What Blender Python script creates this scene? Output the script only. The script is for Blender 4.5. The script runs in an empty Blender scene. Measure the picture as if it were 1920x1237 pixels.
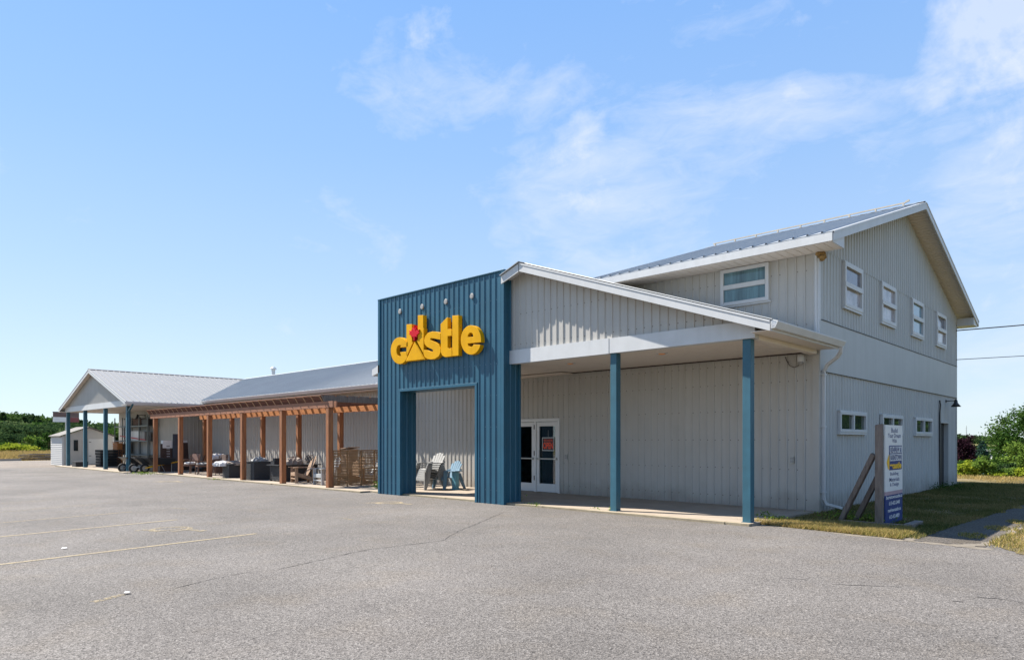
import bpy, math, random
from mathutils import Vector, Matrix
random.seed(7)
sc = bpy.context.scene
R = math.radians

# ------------------------------------------------------------------ camera, sky, sun, exposure
F, HOR, CH = 1285.0, 826.0, 1.6
S, K = .7213, .6926
cd = bpy.data.cameras.new('camera'); cam = bpy.data.objects.new('camera', cd)
sc.collection.objects.link(cam); sc.camera = cam
cam.location = (0, 0, CH); cam.rotation_euler = (R(90), 0, math.atan2(K, S))
cd.sensor_width = 36; cd.lens = 36 * F / 1920; cd.shift_y = (HOR - 618.5) / 1920
cd.clip_start = .05; cd.clip_end = 5000

SUNV = Vector((-2.95, -1.0, 3.85)).normalized()          # towards the sun
ld = bpy.data.lights.new('sun', 'SUN'); ld.energy = 5.0; ld.angle = R(.5); ld.color = (1, .95, .87)
sun = bpy.data.objects.new('sun', ld); sc.collection.objects.link(sun)
sun.rotation_euler = SUNV.to_track_quat('Z', 'Y').to_euler(); sun.location = (-20, -10, 30)

sc.view_settings.view_transform = 'Standard'; sc.view_settings.look = 'None'
sc.view_settings.gamma = 1; sc.view_settings.exposure = 1.3

def ray(px, py):
    q = (px - 960) / F
    return Vector((S * q - K, K * q + S, (HOR - py) / F))
def on_y(px, py, Y): r = ray(px, py); return Vector((0, 0, CH)) + r * (Y / r.y)
def on_x(px, py, X): r = ray(px, py); return Vector((0, 0, CH)) + r * (X / r.x)
def on_z(px, py, z=0.0): r = ray(px, py); return Vector((0, 0, CH)) + r * ((z - CH) / r.z)

w = bpy.data.worlds.new('World'); sc.world = w; w.use_nodes = True
def build_world():
    nt = w.node_tree; N = nt.nodes; L = nt.links
    N.clear()
    out = N.new('ShaderNodeOutputWorld'); bg = N.new('ShaderNodeBackground')
    sky = N.new('ShaderNodeTexSky'); sky.sky_type = 'NISHITA'; sky.sun_disc = False
    sky.sun_elevation = math.asin(SUNV.z); sky.sun_rotation = math.atan2(SUNV.x, SUNV.y) % (2 * math.pi)
    sky.air_density = 1.0; sky.dust_density = .1; sky.ozone_density = 2.2; sky.altitude = 100
    bg.inputs['Strength'].default_value = .075
    tint = N.new('ShaderNodeMix'); tint.data_type = 'RGBA'; tint.blend_type = 'MULTIPLY'; tint.inputs[0].default_value = 1
    tint.inputs[7].default_value = (.84, .99, 1.04, 1); L.new(sky.outputs[0], tint.inputs[6])
    tc = N.new('ShaderNodeTexCoord')
    def math_(op, a, b=None, c=None, clamp=False):
        m = N.new('ShaderNodeMath'); m.operation = op; m.use_clamp = clamp
        for i, v in enumerate((a, b, c)):
            if v is None: continue
            if isinstance(v, (int, float)): m.inputs[i].default_value = v
            else: L.new(v, m.inputs[i])
        return m.outputs[0]
    # thin high cloud: noise stretched along one heading, gathered in a few banks of the sky
    nrm = N.new('ShaderNodeVectorMath'); nrm.operation = 'NORMALIZE'; L.new(tc.outputs['Generated'], nrm.inputs[0])
    mp = N.new('ShaderNodeMapping'); mp.inputs['Rotation'].default_value = (R(12), R(-24), R(44)); mp.inputs['Scale'].default_value = (1.6, 3.4, 5.2)
    L.new(nrm.outputs[0], mp.inputs[0])
    n1 = N.new('ShaderNodeTexNoise'); n1.inputs['Scale'].default_value = 1.7; n1.inputs['Detail'].default_value = 9
    n1.inputs['Roughness'].default_value = .58; n1.inputs['Distortion'].default_value = .55; L.new(mp.outputs[0], n1.inputs[0])
    n2 = N.new('ShaderNodeTexNoise'); n2.inputs['Scale'].default_value = 9; n2.inputs['Detail'].default_value = 8
    n2.inputs['Roughness'].default_value = .6; n2.inputs['Distortion'].default_value = .25; L.new(nrm.outputs[0], n2.inputs[0])
    n3 = N.new('ShaderNodeTexNoise'); n3.inputs['Scale'].default_value = 6.5; n3.inputs['Detail'].default_value = 8
    n3.inputs['Roughness'].default_value = .68; n3.inputs['Distortion'].default_value = .8; L.new(mp.outputs[0], n3.inputs[0])
    def banks(lst, soft=1.0):
        tot = None
        for px, py, rad, amt in lst:
            d = ray(px, py).normalized()
            vm = N.new('ShaderNodeVectorMath'); vm.operation = 'DISTANCE'
            L.new(nrm.outputs[0], vm.inputs[0]); vm.inputs[1].default_value = d
            mr = N.new('ShaderNodeMapRange'); mr.interpolation_type = 'SMOOTHSTEP'
            L.new(vm.outputs['Value'], mr.inputs[0])
            mr.inputs[1].default_value = rad; mr.inputs[2].default_value = rad * .1
            mr.inputs[3].default_value = 0; mr.inputs[4].default_value = amt
            tot = mr.outputs[0] if tot is None else math_('MAXIMUM', tot, mr.outputs[0])
        return tot
    wisp = banks([(1340, 300, .34, .8), (1180, 430, .32, .9), (760, 215, .20, .5), (1480, 200, .12, .8), (1060, 290, .20, .75), (1550, 300, .2, .6),
                  (1250, 170, .2, .5), (60, 390, .26, .5), (900, 330, .34, .5), (1900, 400, .25, .7), (300, 60, .3, .2), (1860, 660, .3, .6), (700, 420, .3, .4), (150, 450, .3, .4), (1000, 430, .2, .7), (1250, 480, .2, .8)])
    puff = banks([(1880, 40, .13, 1.15), (1740, 160, .07, .85), (1920, 270, .10, .95), (1660, 225, .035, .6), (815, 50, .06, .35), (845, 40, .03, .25),
                  (1480, 190, .08, .35), (1120, 295, .10, .75), (1800, 80, .07, .8)])
    na = math_('ADD', math_('MULTIPLY', n1.outputs[0], .72), math_('MULTIPLY', n3.outputs[0], .28))
    a = math_('MULTIPLY_ADD', math_('ADD', na, math_('MULTIPLY', wisp, .30)), 4.2, -2.75, True)
    b_ = math_('MULTIPLY_ADD', math_('ADD', n2.outputs[0], math_('MULTIPLY', puff, .30)), 5.0, -3.3, True)
    m = math_('MINIMUM', math_('ADD', math_('MULTIPLY', a, .54), math_('MULTIPLY', b_, .56)), .9)
    # clear summer air: pale at the horizon, blue overhead, blended with the physical sky
    sx = N.new('ShaderNodeSeparateXYZ'); L.new(nrm.outputs[0], sx.inputs[0])
    gr = N.new('ShaderNodeValToRGB'); L.new(sx.outputs[2], gr.inputs[0]); e = gr.color_ramp.elements
    e[0].position = 0; e[0].color = (.80, .92, 1.03, 1); e[1].position = 1; e[1].color = (.2, .45, .95, 1)
    for p_, c_ in ((.10, (.73, .87, 1.06)), (.22, (.57, .78, 1.10)), (.38, (.41, .67, 1.12)), (.56, (.30, .58, 1.12))): k_ = e.new(p_); k_.color = (*c_, 1)
    gs = N.new('ShaderNodeVectorMath'); gs.operation = 'SCALE'; gs.inputs['Scale'].default_value = 5.0; L.new(gr.outputs[0], gs.inputs[0])
    sm = N.new('ShaderNodeMix'); sm.data_type = 'RGBA'; sm.inputs[0].default_value = .80; L.new(tint.outputs[2], sm.inputs[6]); L.new(gs.outputs[0], sm.inputs[7])
    mx = N.new('ShaderNodeMix'); mx.data_type = 'RGBA'; L.new(m, mx.inputs[0]); L.new(sm.outputs[2], mx.inputs[6])
    mx.inputs[7].default_value = (5.0, 5.25, 5.9, 1)
    L.new(mx.outputs[2], bg.inputs['Color']); L.new(bg.outputs[0], out.inputs[0])
build_world()

# ------------------------------------------------------------------ materials
MATS = {}
def mat(name, col, rough=.6, metal=0., var=.12, vscale=3., bump=0., bscale=40., spec=.5, stretch=None, col2=None, streak=0., dirt=0.):
    m = bpy.data.materials.new(name); m.use_nodes = True
    nt = m.node_tree; N = nt.nodes; L = nt.links; b = N['Principled BSDF']
    b.inputs['Roughness'].default_value = rough; b.inputs['Metallic'].default_value = metal
    b.inputs['Specular IOR Level'].default_value = spec
    tc = N.new('ShaderNodeTexCoord'); src = tc.outputs['Object']
    if stretch:
        mp = N.new('ShaderNodeMapping'); mp.inputs['Scale'].default_value = stretch; L.new(src, mp.inputs[0]); src = mp.outputs[0]
    n = N.new('ShaderNodeTexNoise'); n.inputs['Scale'].default_value = vscale; n.inputs['Detail'].default_value = 6
    n.inputs['Roughness'].default_value = .65; L.new(src, n.inputs[0])
    cr = N.new('ShaderNodeValToRGB'); L.new(n.outputs[0], cr.inputs[0])
    lo = [c * (1 - var) for c in col] if col2 is None else list(col2)
    hi = [min(1, c * (1 + var)) for c in col] if col2 is None else list(col)
    cr.color_ramp.elements[0].position = .3; cr.color_ramp.elements[1].position = .7
    cr.color_ramp.elements[0].color = (*lo, 1); cr.color_ramp.elements[1].color = (*hi, 1)
    cout = cr.outputs[0]
    if streak:
        mp = N.new('ShaderNodeMapping'); mp.inputs['Scale'].default_value = (7, 7, .35); L.new(tc.outputs['Object'], mp.inputs[0])
        n3 = N.new('ShaderNodeTexNoise'); n3.inputs['Scale'].default_value = 1; n3.inputs['Detail'].default_value = 5; L.new(mp.outputs[0], n3.inputs[0])
        r3 = N.new('ShaderNodeMapRange'); L.new(n3.outputs[0], r3.inputs[0]); r3.inputs[1].default_value = .42; r3.inputs[2].default_value = .72
        r3.inputs[3].default_value = 0; r3.inputs[4].default_value = streak
        mx = N.new('ShaderNodeMix'); mx.data_type = 'RGBA'; L.new(r3.outputs[0], mx.inputs[0]); L.new(cout, mx.inputs[6])
        mx.inputs[7].default_value = (col[0] * .5, col[1] * .47, col[2] * .42, 1); cout = mx.outputs[2]
    if dirt:      # splashed soil along the foot of the sheets
        sp = N.new('ShaderNodeSeparateXYZ'); L.new(tc.outputs['Object'], sp.inputs[0])
        n4 = N.new('ShaderNodeTexNoise'); n4.inputs['Scale'].default_value = 2.2; n4.inputs['Detail'].default_value = 7; L.new(tc.outputs['Object'], n4.inputs[0])
        ad = N.new('ShaderNodeMath'); ad.operation = 'MULTIPLY_ADD'; ad.inputs[1].default_value = -.9; L.new(n4.outputs[0], ad.inputs[0]); L.new(sp.outputs[2], ad.inputs[2])
        r4 = N.new('ShaderNodeMapRange'); L.new(ad.outputs[0], r4.inputs[0]); r4.inputs[1].default_value = .05; r4.inputs[2].default_value = -.45; r4.inputs[3].default_value = 0; r4.inputs[4].default_value = dirt
        mx = N.new('ShaderNodeMix'); mx.data_type = 'RGBA'; L.new(r4.outputs[0], mx.inputs[0]); L.new(cout, mx.inputs[6])
        mx.inputs[7].default_value = (.16, .125, .09, 1); cout = mx.outputs[2]
    L.new(cout, b.inputs['Base Color'])
    if bump:
        n2 = N.new('ShaderNodeTexNoise'); n2.inputs['Scale'].default_value = bscale; n2.inputs['Detail'].default_value = 4; L.new(src, n2.inputs[0])
        bp = N.new('ShaderNodeBump'); bp.inputs['Strength'].default_value = bump; bp.inputs['Distance'].default_value = .02
        L.new(n2.outputs[0], bp.inputs['Height']); L.new(bp.outputs[0], b.inputs['Normal'])
    MATS[name] = m; return m

SIDING = mat('siding_bone', (.43, .41, .375), .5, 0, .05, 1.2, .05, 1.5, streak=.13, dirt=.5)
SIDING2 = mat('siding_gable_grey', (.42, .422, .408), .52, 0, .05, .8, .05, 2, streak=.16, dirt=.5)
SCREW = mat('screw_head', (.12, .095, .075), .6)
BLUE = mat('blue_metal', (.015, .088, .142), .42, 0, .10, 1.5, .04, 3, streak=.25)
BLUEP = mat('blue_post_paint', (.028, .106, .148), .5, 0, .14, 3, .06, 9, streak=.3)
WHITE = mat('white_trim', (.54, .54, .535), .45, 0, .05, 2, .04, 2, streak=.10)
SOFFIT = mat('soffit_vinyl', (.70, .62, .54), .55, 0, .03)
ROOFM = mat('roof_metal', (.31, .32, .325), .45, .0, .06, .6, .03, 2, stretch=(1, 1, 1))
ROOFL = mat('roof_metal_pale', (.19, .187, .184), .5, .0, .05, .6)
DARKM = mat('dark_metal', (.018, .018, .02), .45, .2)
BLACKP = mat('black_plastic', (.022, .022, .025), .5)
GREYP = mat('grey_wicker', (.032, .034, .037), .7, 0, .25, 60, .4, 90)
CEDAR = mat('cedar_stained', (.38, .15, .05), .7, 0, .3, 2.2, .3, 14, stretch=(6, 6, .8), col2=(.17, .065, .032))
CEDARH = mat('cedar_beam', (.36, .15, .075), .7, 0, .3, 2.2, .3, 14, stretch=(.8, 6, 6), col2=(.19, .085, .05))
CEDARK = mat('cedar_painted_shade', (.21, .085, .04), .75, 0, .3, 2.2, .3, 14, stretch=(6, .8, 6), col2=(.10, .042, .022))  # darker cedar copy, shade of the rafter sides put into its colour
CUTW = mat('cut_timber_end', (.42, .25, .13), .8, 0, .2, 20)
CEDARO = mat('cedar_orange', (.50, .20, .06), .7, 0, .3, 2.2, .3, 14, stretch=(.8, 6, 6), col2=(.34, .12, .035))  # brighter orange cedar for the back beam, most purlins and a crate
WEATH = mat('weathered_timber', (.22, .175, .145), .85, 0, .3, 3, .4, 20, stretch=(5, 5, .8), col2=(.10, .078, .065))
WEATHY = mat('weathered_plank', (.24, .20, .17), .85, 0, .3, 3, .4, 20, stretch=(1, 5, 5), col2=(.11, .09, .078))
PINE = mat('pine_slat', (.34, .19, .085), .7, 0, .25, 3, .2, 20, stretch=(5, 1, 5), col2=(.20, .105, .045))
CHAIRW = mat('chair_wood', (.38, .25, .16), .75, 0, .25, 4, .2, 20, col2=(.22, .14, .09))
CONC = mat('concrete', (.33, .265, .20), .85, 0, .15, 2.2, .25, 60, col2=(.24, .195, .15))
CONCY = mat('concrete_edge', (.32, .265, .18), .85, 0, .2, 4, .4, 40, col2=(.22, .18, .12))
YELLOW = mat('sign_yellow', (.66, .33, .0), .5, 0, .09, 3, .03, 2, spec=.15, streak=.12)
YELLOWD = mat('sign_yellow_return', (.66, .36, .006), .45, 0, .05, 2)
RED = mat('leaf_red', (.52, .008, .02), .5, spec=.15)
GREYC = mat('grey_plastic', (.27, .265, .255), .5)
CBLUE = mat('blue_plastic', (.115, .20, .275), .5)
TEAL = mat('teal_plastic', (.09, .25, .31), .5)
TARPW = mat('white_cloth', (.62, .6, .57), .9, 0, .15, 8, .5, 20)
TARPB = mat('brown_cloth', (.25, .20, .16), .9, 0, .3, 8, .5, 20)
WICK = mat('brown_wicker', (.10, .06, .045), .8, 0, .35, 60, .5, 90)
RUBBER = mat('rubber', (.015, .015, .015), .8)
STEEL = mat('galvanised', (.42, .42, .40), .4, .5, .1)
RACKG = mat('rack_grey_paint', (.15, .17, .17), .5, .2)
TRAY = mat('barrow_tray', (.045, .05, .055), .45, .2)
YPAINT = mat('handle_yellow', (.75, .42, .02), .5)
NAVY = mat('navy_print', (.012, .035, .16), .5)
PANELW = mat('sign_panel_white', (.68, .68, .66), .5, 0, .05, 3)
PANELY = mat('sign_panel_yellow', (.80, .47, .02), .5)
PANELP = mat('sign_panel_faded', (.40, .28, .32), .5)
ORANGE = mat('open_orange', (.85, .07, .02), .5)
WHITEP = mat('print_white', (.75, .75, .73), .5)
DOORF = mat('door_frame_white', (.66, .655, .64), .45, 0, .04)
LINE = mat('lot_line_paint', (.30, .235, .13), .9, 0, .2, 9, 0, 40, col2=(.20, .165, .12))
CURT = mat('curtain', (.16, .24, .25), .6, 0, .1, 3)
NEST = mat('nest_mud', (.28, .17, .06), .95, 0, .4, 20, .6, 40)
LITTER = mat('litter_white', (.8, .8, .8), .8)
BARK = mat('bark', (.12, .09, .07), .9, 0, .3, 5, .5, 20)
SHINGLE = mat('shed_shingle', (.15, .135, .12), .9, 0, .2, 9)
DWOOD = mat('dark_stained_wood', (.045, .024, .018), .6, 0, .3, 6)
NAVYSH = mat('dark_vinyl_sheet', (.03, .045, .065), .35)
SOIL = mat('bare_soil', (.17, .13, .09), .95, 0, .4, 5, .5, 30)
WIRE = mat('wire', (.06, .05, .045), .7)
def glass(name, col, rough=.04, spec=.9, folds=None):
    if folds: return mat(name, col, rough, 0, .45, 1.0, .0, 1.2, spec=spec, stretch=folds)
    return mat(name, col, rough, 0, .1, 1.0, .015, 1.2, spec=spec)
GLASS = glass('glass_dark', (.02, .03, .035))
GLASSC = glass('glass_curtained', (.085, .16, .18), .06, .7, (11, 11, .8))
GLASSP = glass('glass_pale', (.36, .34, .355), .08, .6, (1.5, 2.5, 3))  # pale pane colour with soft noise variation
GLASSV = glass('glass_violet', (.15, .15, .19), .06, .8, (1.2, 1.6, 2))
GLASSB = glass('glass_sky', (.16, .27, .34), .05, .9)
GLASSG = glass('glass_greenish', (.035, .05, .035), .05, .8)

def asphalt(name, c1, c2, c3, tan=.35):
    m = bpy.data.materials.new(name); m.use_nodes = True
    nt = m.node_tree; N = nt.nodes; L = nt.links; b = N['Principled BSDF']; b.inputs['Roughness'].default_value = .9
    b.inputs['Specular IOR Level'].default_value = .25
    tc = N.new('ShaderNodeTexCoord'); o = tc.outputs['Object']
    v = N.new('ShaderNodeTexVoronoi'); v.inputs['Scale'].default_value = 78; L.new(o, v.inputs[0])
    wn = N.new('ShaderNodeTexWhiteNoise'); L.new(v.outputs['Color'], wn.inputs[0])
    cr = N.new('ShaderNodeValToRGB'); L.new(wn.outputs[0], cr.inputs[0]); e = cr.color_ramp.elements
    e[0].position = 0; e[0].color = (*c1, 1); e[1].position = 1; e[1].color = (*c3, 1)
    k = e.new(.35); k.color = (*[c * .93 for c in c2], 1); k = e.new(.75); k.color = (*[c * 1.1 for c in c2], 1)
    n0 = N.new('ShaderNodeTexNoise'); n0.inputs['Scale'].default_value = 24; n0.inputs['Detail'].default_value = 5; n0.inputs['Roughness'].default_value = .8; L.new(o, n0.inputs[0])
    r0 = N.new('ShaderNodeMapRange'); L.new(n0.outputs[0], r0.inputs[0]); r0.inputs[1].default_value = .32; r0.inputs[2].default_value = .68; r0.inputs[3].default_value = .74; r0.inputs[4].default_value = 1.26
    n1 = N.new('ShaderNodeTexNoise'); n1.inputs['Scale'].default_value = .35; n1.inputs['Detail'].default_value = 6; n1.inputs['Roughness'].default_value = .6; L.new(o, n1.inputs[0])
    r1 = N.new('ShaderNodeMapRange'); L.new(n1.outputs[0], r1.inputs[0]); r1.inputs[1].default_value = .3; r1.inputs[2].default_value = .7; r1.inputs[3].default_value = .78; r1.inputs[4].default_value = 1.17
    n2 = N.new('ShaderNodeTexNoise'); n2.inputs['Scale'].default_value = 1.3; n2.inputs['Detail'].default_value = 5; L.new(o, n2.inputs[0])
    r2 = N.new('ShaderNodeMapRange'); L.new(n2.outputs[0], r2.inputs[0]); r2.inputs[1].default_value = .5; r2.inputs[2].default_value = .75; r2.inputs[3].default_value = 0; r2.inputs[4].default_value = tan
    mul0 = N.new('ShaderNodeMath'); mul0.operation = 'MULTIPLY'; L.new(r0.outputs[0], mul0.inputs[0]); L.new(r1.outputs[0], mul0.inputs[1])
    # oil drips and old damp patches
    n5 = N.new('ShaderNodeTexNoise'); n5.inputs['Scale'].default_value = .85; n5.inputs['Detail'].default_value = 8; n5.inputs['Roughness'].default_value = .75; n5.inputs['Distortion'].default_value = 1.2; L.new(o, n5.inputs[0])
    r5 = N.new('ShaderNodeMapRange'); L.new(n5.outputs[0], r5.inputs[0]); r5.inputs[1].default_value = .60; r5.inputs[2].default_value = .74; r5.inputs[3].default_value = 1; r5.inputs[4].default_value = .70
    mul = N.new('ShaderNodeMath'); mul.operation = 'MULTIPLY'; L.new(mul0.outputs[0], mul.inputs[0]); L.new(r5.outputs[0], mul.inputs[1])
    vm = N.new('ShaderNodeVectorMath'); vm.operation = 'SCALE'; L.new(cr.outputs[0], vm.inputs[0]); L.new(mul.outputs[0], vm.inputs['Scale'])
    mx = N.new('ShaderNodeMix'); mx.data_type = 'RGBA'; mx.blend_type = 'MULTIPLY'; L.new(r2.outputs[0], mx.inputs[0]); L.new(vm.outputs[0], mx.inputs[6]); mx.inputs[7].default_value = (1.08, .98, .82, 1)
    L.new(mx.outputs[2], b.inputs['Base Color'])
    bp = N.new('ShaderNodeBump'); bp.inputs['Strength'].default_value = .55; bp.inputs['Distance'].default_value = .012
    L.new(v.outputs['Distance'], bp.inputs['Height']); L.new(bp.outputs[0], b.inputs['Normal'])
    return m
ASPH = asphalt('asphalt_old', (.055, .049, .045), (.131, .118, .107), (.215, .196, .180))
PATHM = asphalt('asphalt_path', (.03, .026, .022), (.092, .080, .068), (.19, .165, .135), .9)
GRAVEL = asphalt('gravel_tan', (.09, .075, .06), (.175, .145, .12), (.28, .245, .21), .6)

def grass_ground(name, a, b_, c):
    m = bpy.data.materials.new(name); m.use_nodes = True
    nt = m.node_tree; N = nt.nodes; L = nt.links; b = N['Principled BSDF']; b.inputs['Roughness'].default_value = 1; b.inputs['Specular IOR Level'].default_value = .1
    tc = N.new('ShaderNodeTexCoord'); o = tc.outputs['Object']
    n1 = N.new('ShaderNodeTexNoise'); n1.inputs['Scale'].default_value = .5; n1.inputs['Detail'].default_value = 9; n1.inputs['Roughness'].default_value = .72; L.new(o, n1.inputs[0])
    cr = N.new('ShaderNodeValToRGB'); L.new(n1.outputs[0], cr.inputs[0]); e = cr.color_ramp.elements
    e[0].position = .34; e[0].color = (*a, 1); e[1].position = .66; e[1].color = (*c, 1); k = e.new(.5); k.color = (*b_, 1)
    n2 = N.new('ShaderNodeTexNoise'); n2.inputs['Scale'].default_value = 22; n2.inputs['Detail'].default_value = 6; n2.inputs['Roughness'].default_value = .8; L.new(o, n2.inputs[0])
    r2 = N.new('ShaderNodeMapRange'); L.new(n2.outputs[0], r2.inputs[0]); r2.inputs[1].default_value = .3; r2.inputs[2].default_value = .7; r2.inputs[3].default_value = .55; r2.inputs[4].default_value = 1.4
    vm = N.new('ShaderNodeVectorMath'); vm.operation = 'SCALE'; L.new(cr.outputs[0], vm.inputs[0]); L.new(r2.outputs[0], vm.inputs['Scale'])
    L.new(vm.outputs[0], b.inputs['Base Color'])
    bp = N.new('ShaderNodeBump'); bp.inputs['Strength'].default_value = .7; bp.inputs['Distance'].default_value = .05; L.new(n2.outputs[0], bp.inputs['Height']); L.new(bp.outputs[0], b.inputs['Normal'])
    return m
FIELD = grass_ground('field_grass', (.075, .095, .03), (.16, .15, .06), (.24, .195, .095))
LAWN = grass_ground('lawn_soil', (.07, .07, .03), (.15, .12, .06), (.24, .18, .10))

def leafmat(name, cols, trans=.35):
    m = bpy.data.materials.new(name); m.use_nodes = True
    nt = m.node_tree; N = nt.nodes; L = nt.links; N.clear()
    out = N.new('ShaderNodeOutputMaterial'); d = N.new('ShaderNodeBsdfDiffuse'); t = N.new('ShaderNodeBsdfTranslucent'); mx = N.new('ShaderNodeMixShader')
    g = N.new('ShaderNodeNewGeometry'); cr = N.new('ShaderNodeValToRGB'); e = cr.color_ramp.elements
    tc = N.new('ShaderNodeTexCoord'); n = N.new('ShaderNodeTexNoise'); n.inputs['Scale'].default_value = .5; n.inputs['Detail'].default_value = 3; L.new(tc.outputs['Object'], n.inputs[0])
    ma = N.new('ShaderNodeMath'); ma.operation = 'MULTIPLY_ADD'; ma.inputs[1].default_value = .55; L.new(g.outputs['Random Per Island'], ma.inputs[0])
    mb = N.new('ShaderNodeMath'); mb.operation = 'MULTIPLY_ADD'; mb.inputs[1].default_value = 1.1; mb.inputs[2].default_value = -.32; L.new(n.outputs[0], mb.inputs[0]); L.new(mb.outputs[0], ma.inputs[2])
    L.new(ma.outputs[0], cr.inputs[0])
    e[0].position = 0; e[0].color = (*cols[0], 1); e[1].position = 1; e[1].color = (*cols[-1], 1)
    for i, c in enumerate(cols[1:-1]): k = e.new((i + 1) / (len(cols) - 1)); k.color = (*c, 1)
    L.new(cr.outputs[0], d.inputs[0]); L.new(cr.outputs[0], t.inputs[0]); mx.inputs[0].default_value = trans
    L.new(d.outputs[0], mx.inputs[1]); L.new(t.outputs[0], mx.inputs[2]); L.new(mx.outputs[0], out.inputs[0])
    return m
LEAFD = leafmat('leaves_dark_green', [(.022, .045, .018), (.045, .08, .03), (.085, .125, .045)], .25)
LEAFM = leafmat('leaves_mid_green', [(.022, .055, .014), (.048, .098, .02), (.095, .145, .036)])
LEAFL = leafmat('leaves_light_green', [(.06, .11, .02), (.12, .19, .035), (.2, .26, .05)])
LEAFY = leafmat('leaves_yellow_green', [(.13, .19, .02), (.26, .31, .03), (.40, .40, .06)])
LEAFG = leafmat('leaves_grey_green', [(.05, .08, .03), (.09, .13, .05), (.15, .19, .08)], .3)
LEAFP = leafmat('leaves_purple', [(.012, .006, .009), (.028, .012, .018), (.055, .025, .03)], .15)
LEAFS = leafmat('needles_blue_green', [(.018, .045, .03), (.04, .08, .06), (.09, .14, .11)], .1)
BLADEG = leafmat('grass_blades', [(.07, .10, .02), (.20, .19, .05), (.38, .28, .11), (.50, .37, .18)], .35)
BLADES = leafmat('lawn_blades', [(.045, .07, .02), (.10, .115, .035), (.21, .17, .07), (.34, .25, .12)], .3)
BLADET = leafmat('tan_tall_grass', [(.20, .16, .05), (.36, .26, .10), (.50, .36, .16)], .3)
WEED = leafmat('weed_leaves', [(.06, .12, .02), (.16, .25, .04), (.36, .40, .08)], .3)

# ------------------------------------------------------------------ object helpers
col = sc.collection
def tag(o, label=None, cat=None, group=None, kind=None):
    if label: o['label'] = label
    if cat: o['category'] = cat
    if group: o['group'] = group
    if kind: o['kind'] = kind
    return o
def empty(name, loc, label, cat, group=None, rz=0):
    o = bpy.data.objects.new(name, None); col.objects.link(o); o.location = loc; o.rotation_euler = (0, 0, rz)
    o.empty_display_size = .2
    return tag(o, label, cat, group)
def copy_tree(o, parent=None):
    c = o.copy(); col.objects.link(c); c.parent = parent
    for ch in [x for x in bpy.data.objects if x.parent == o]: copy_tree(ch, c)
    return c

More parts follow.
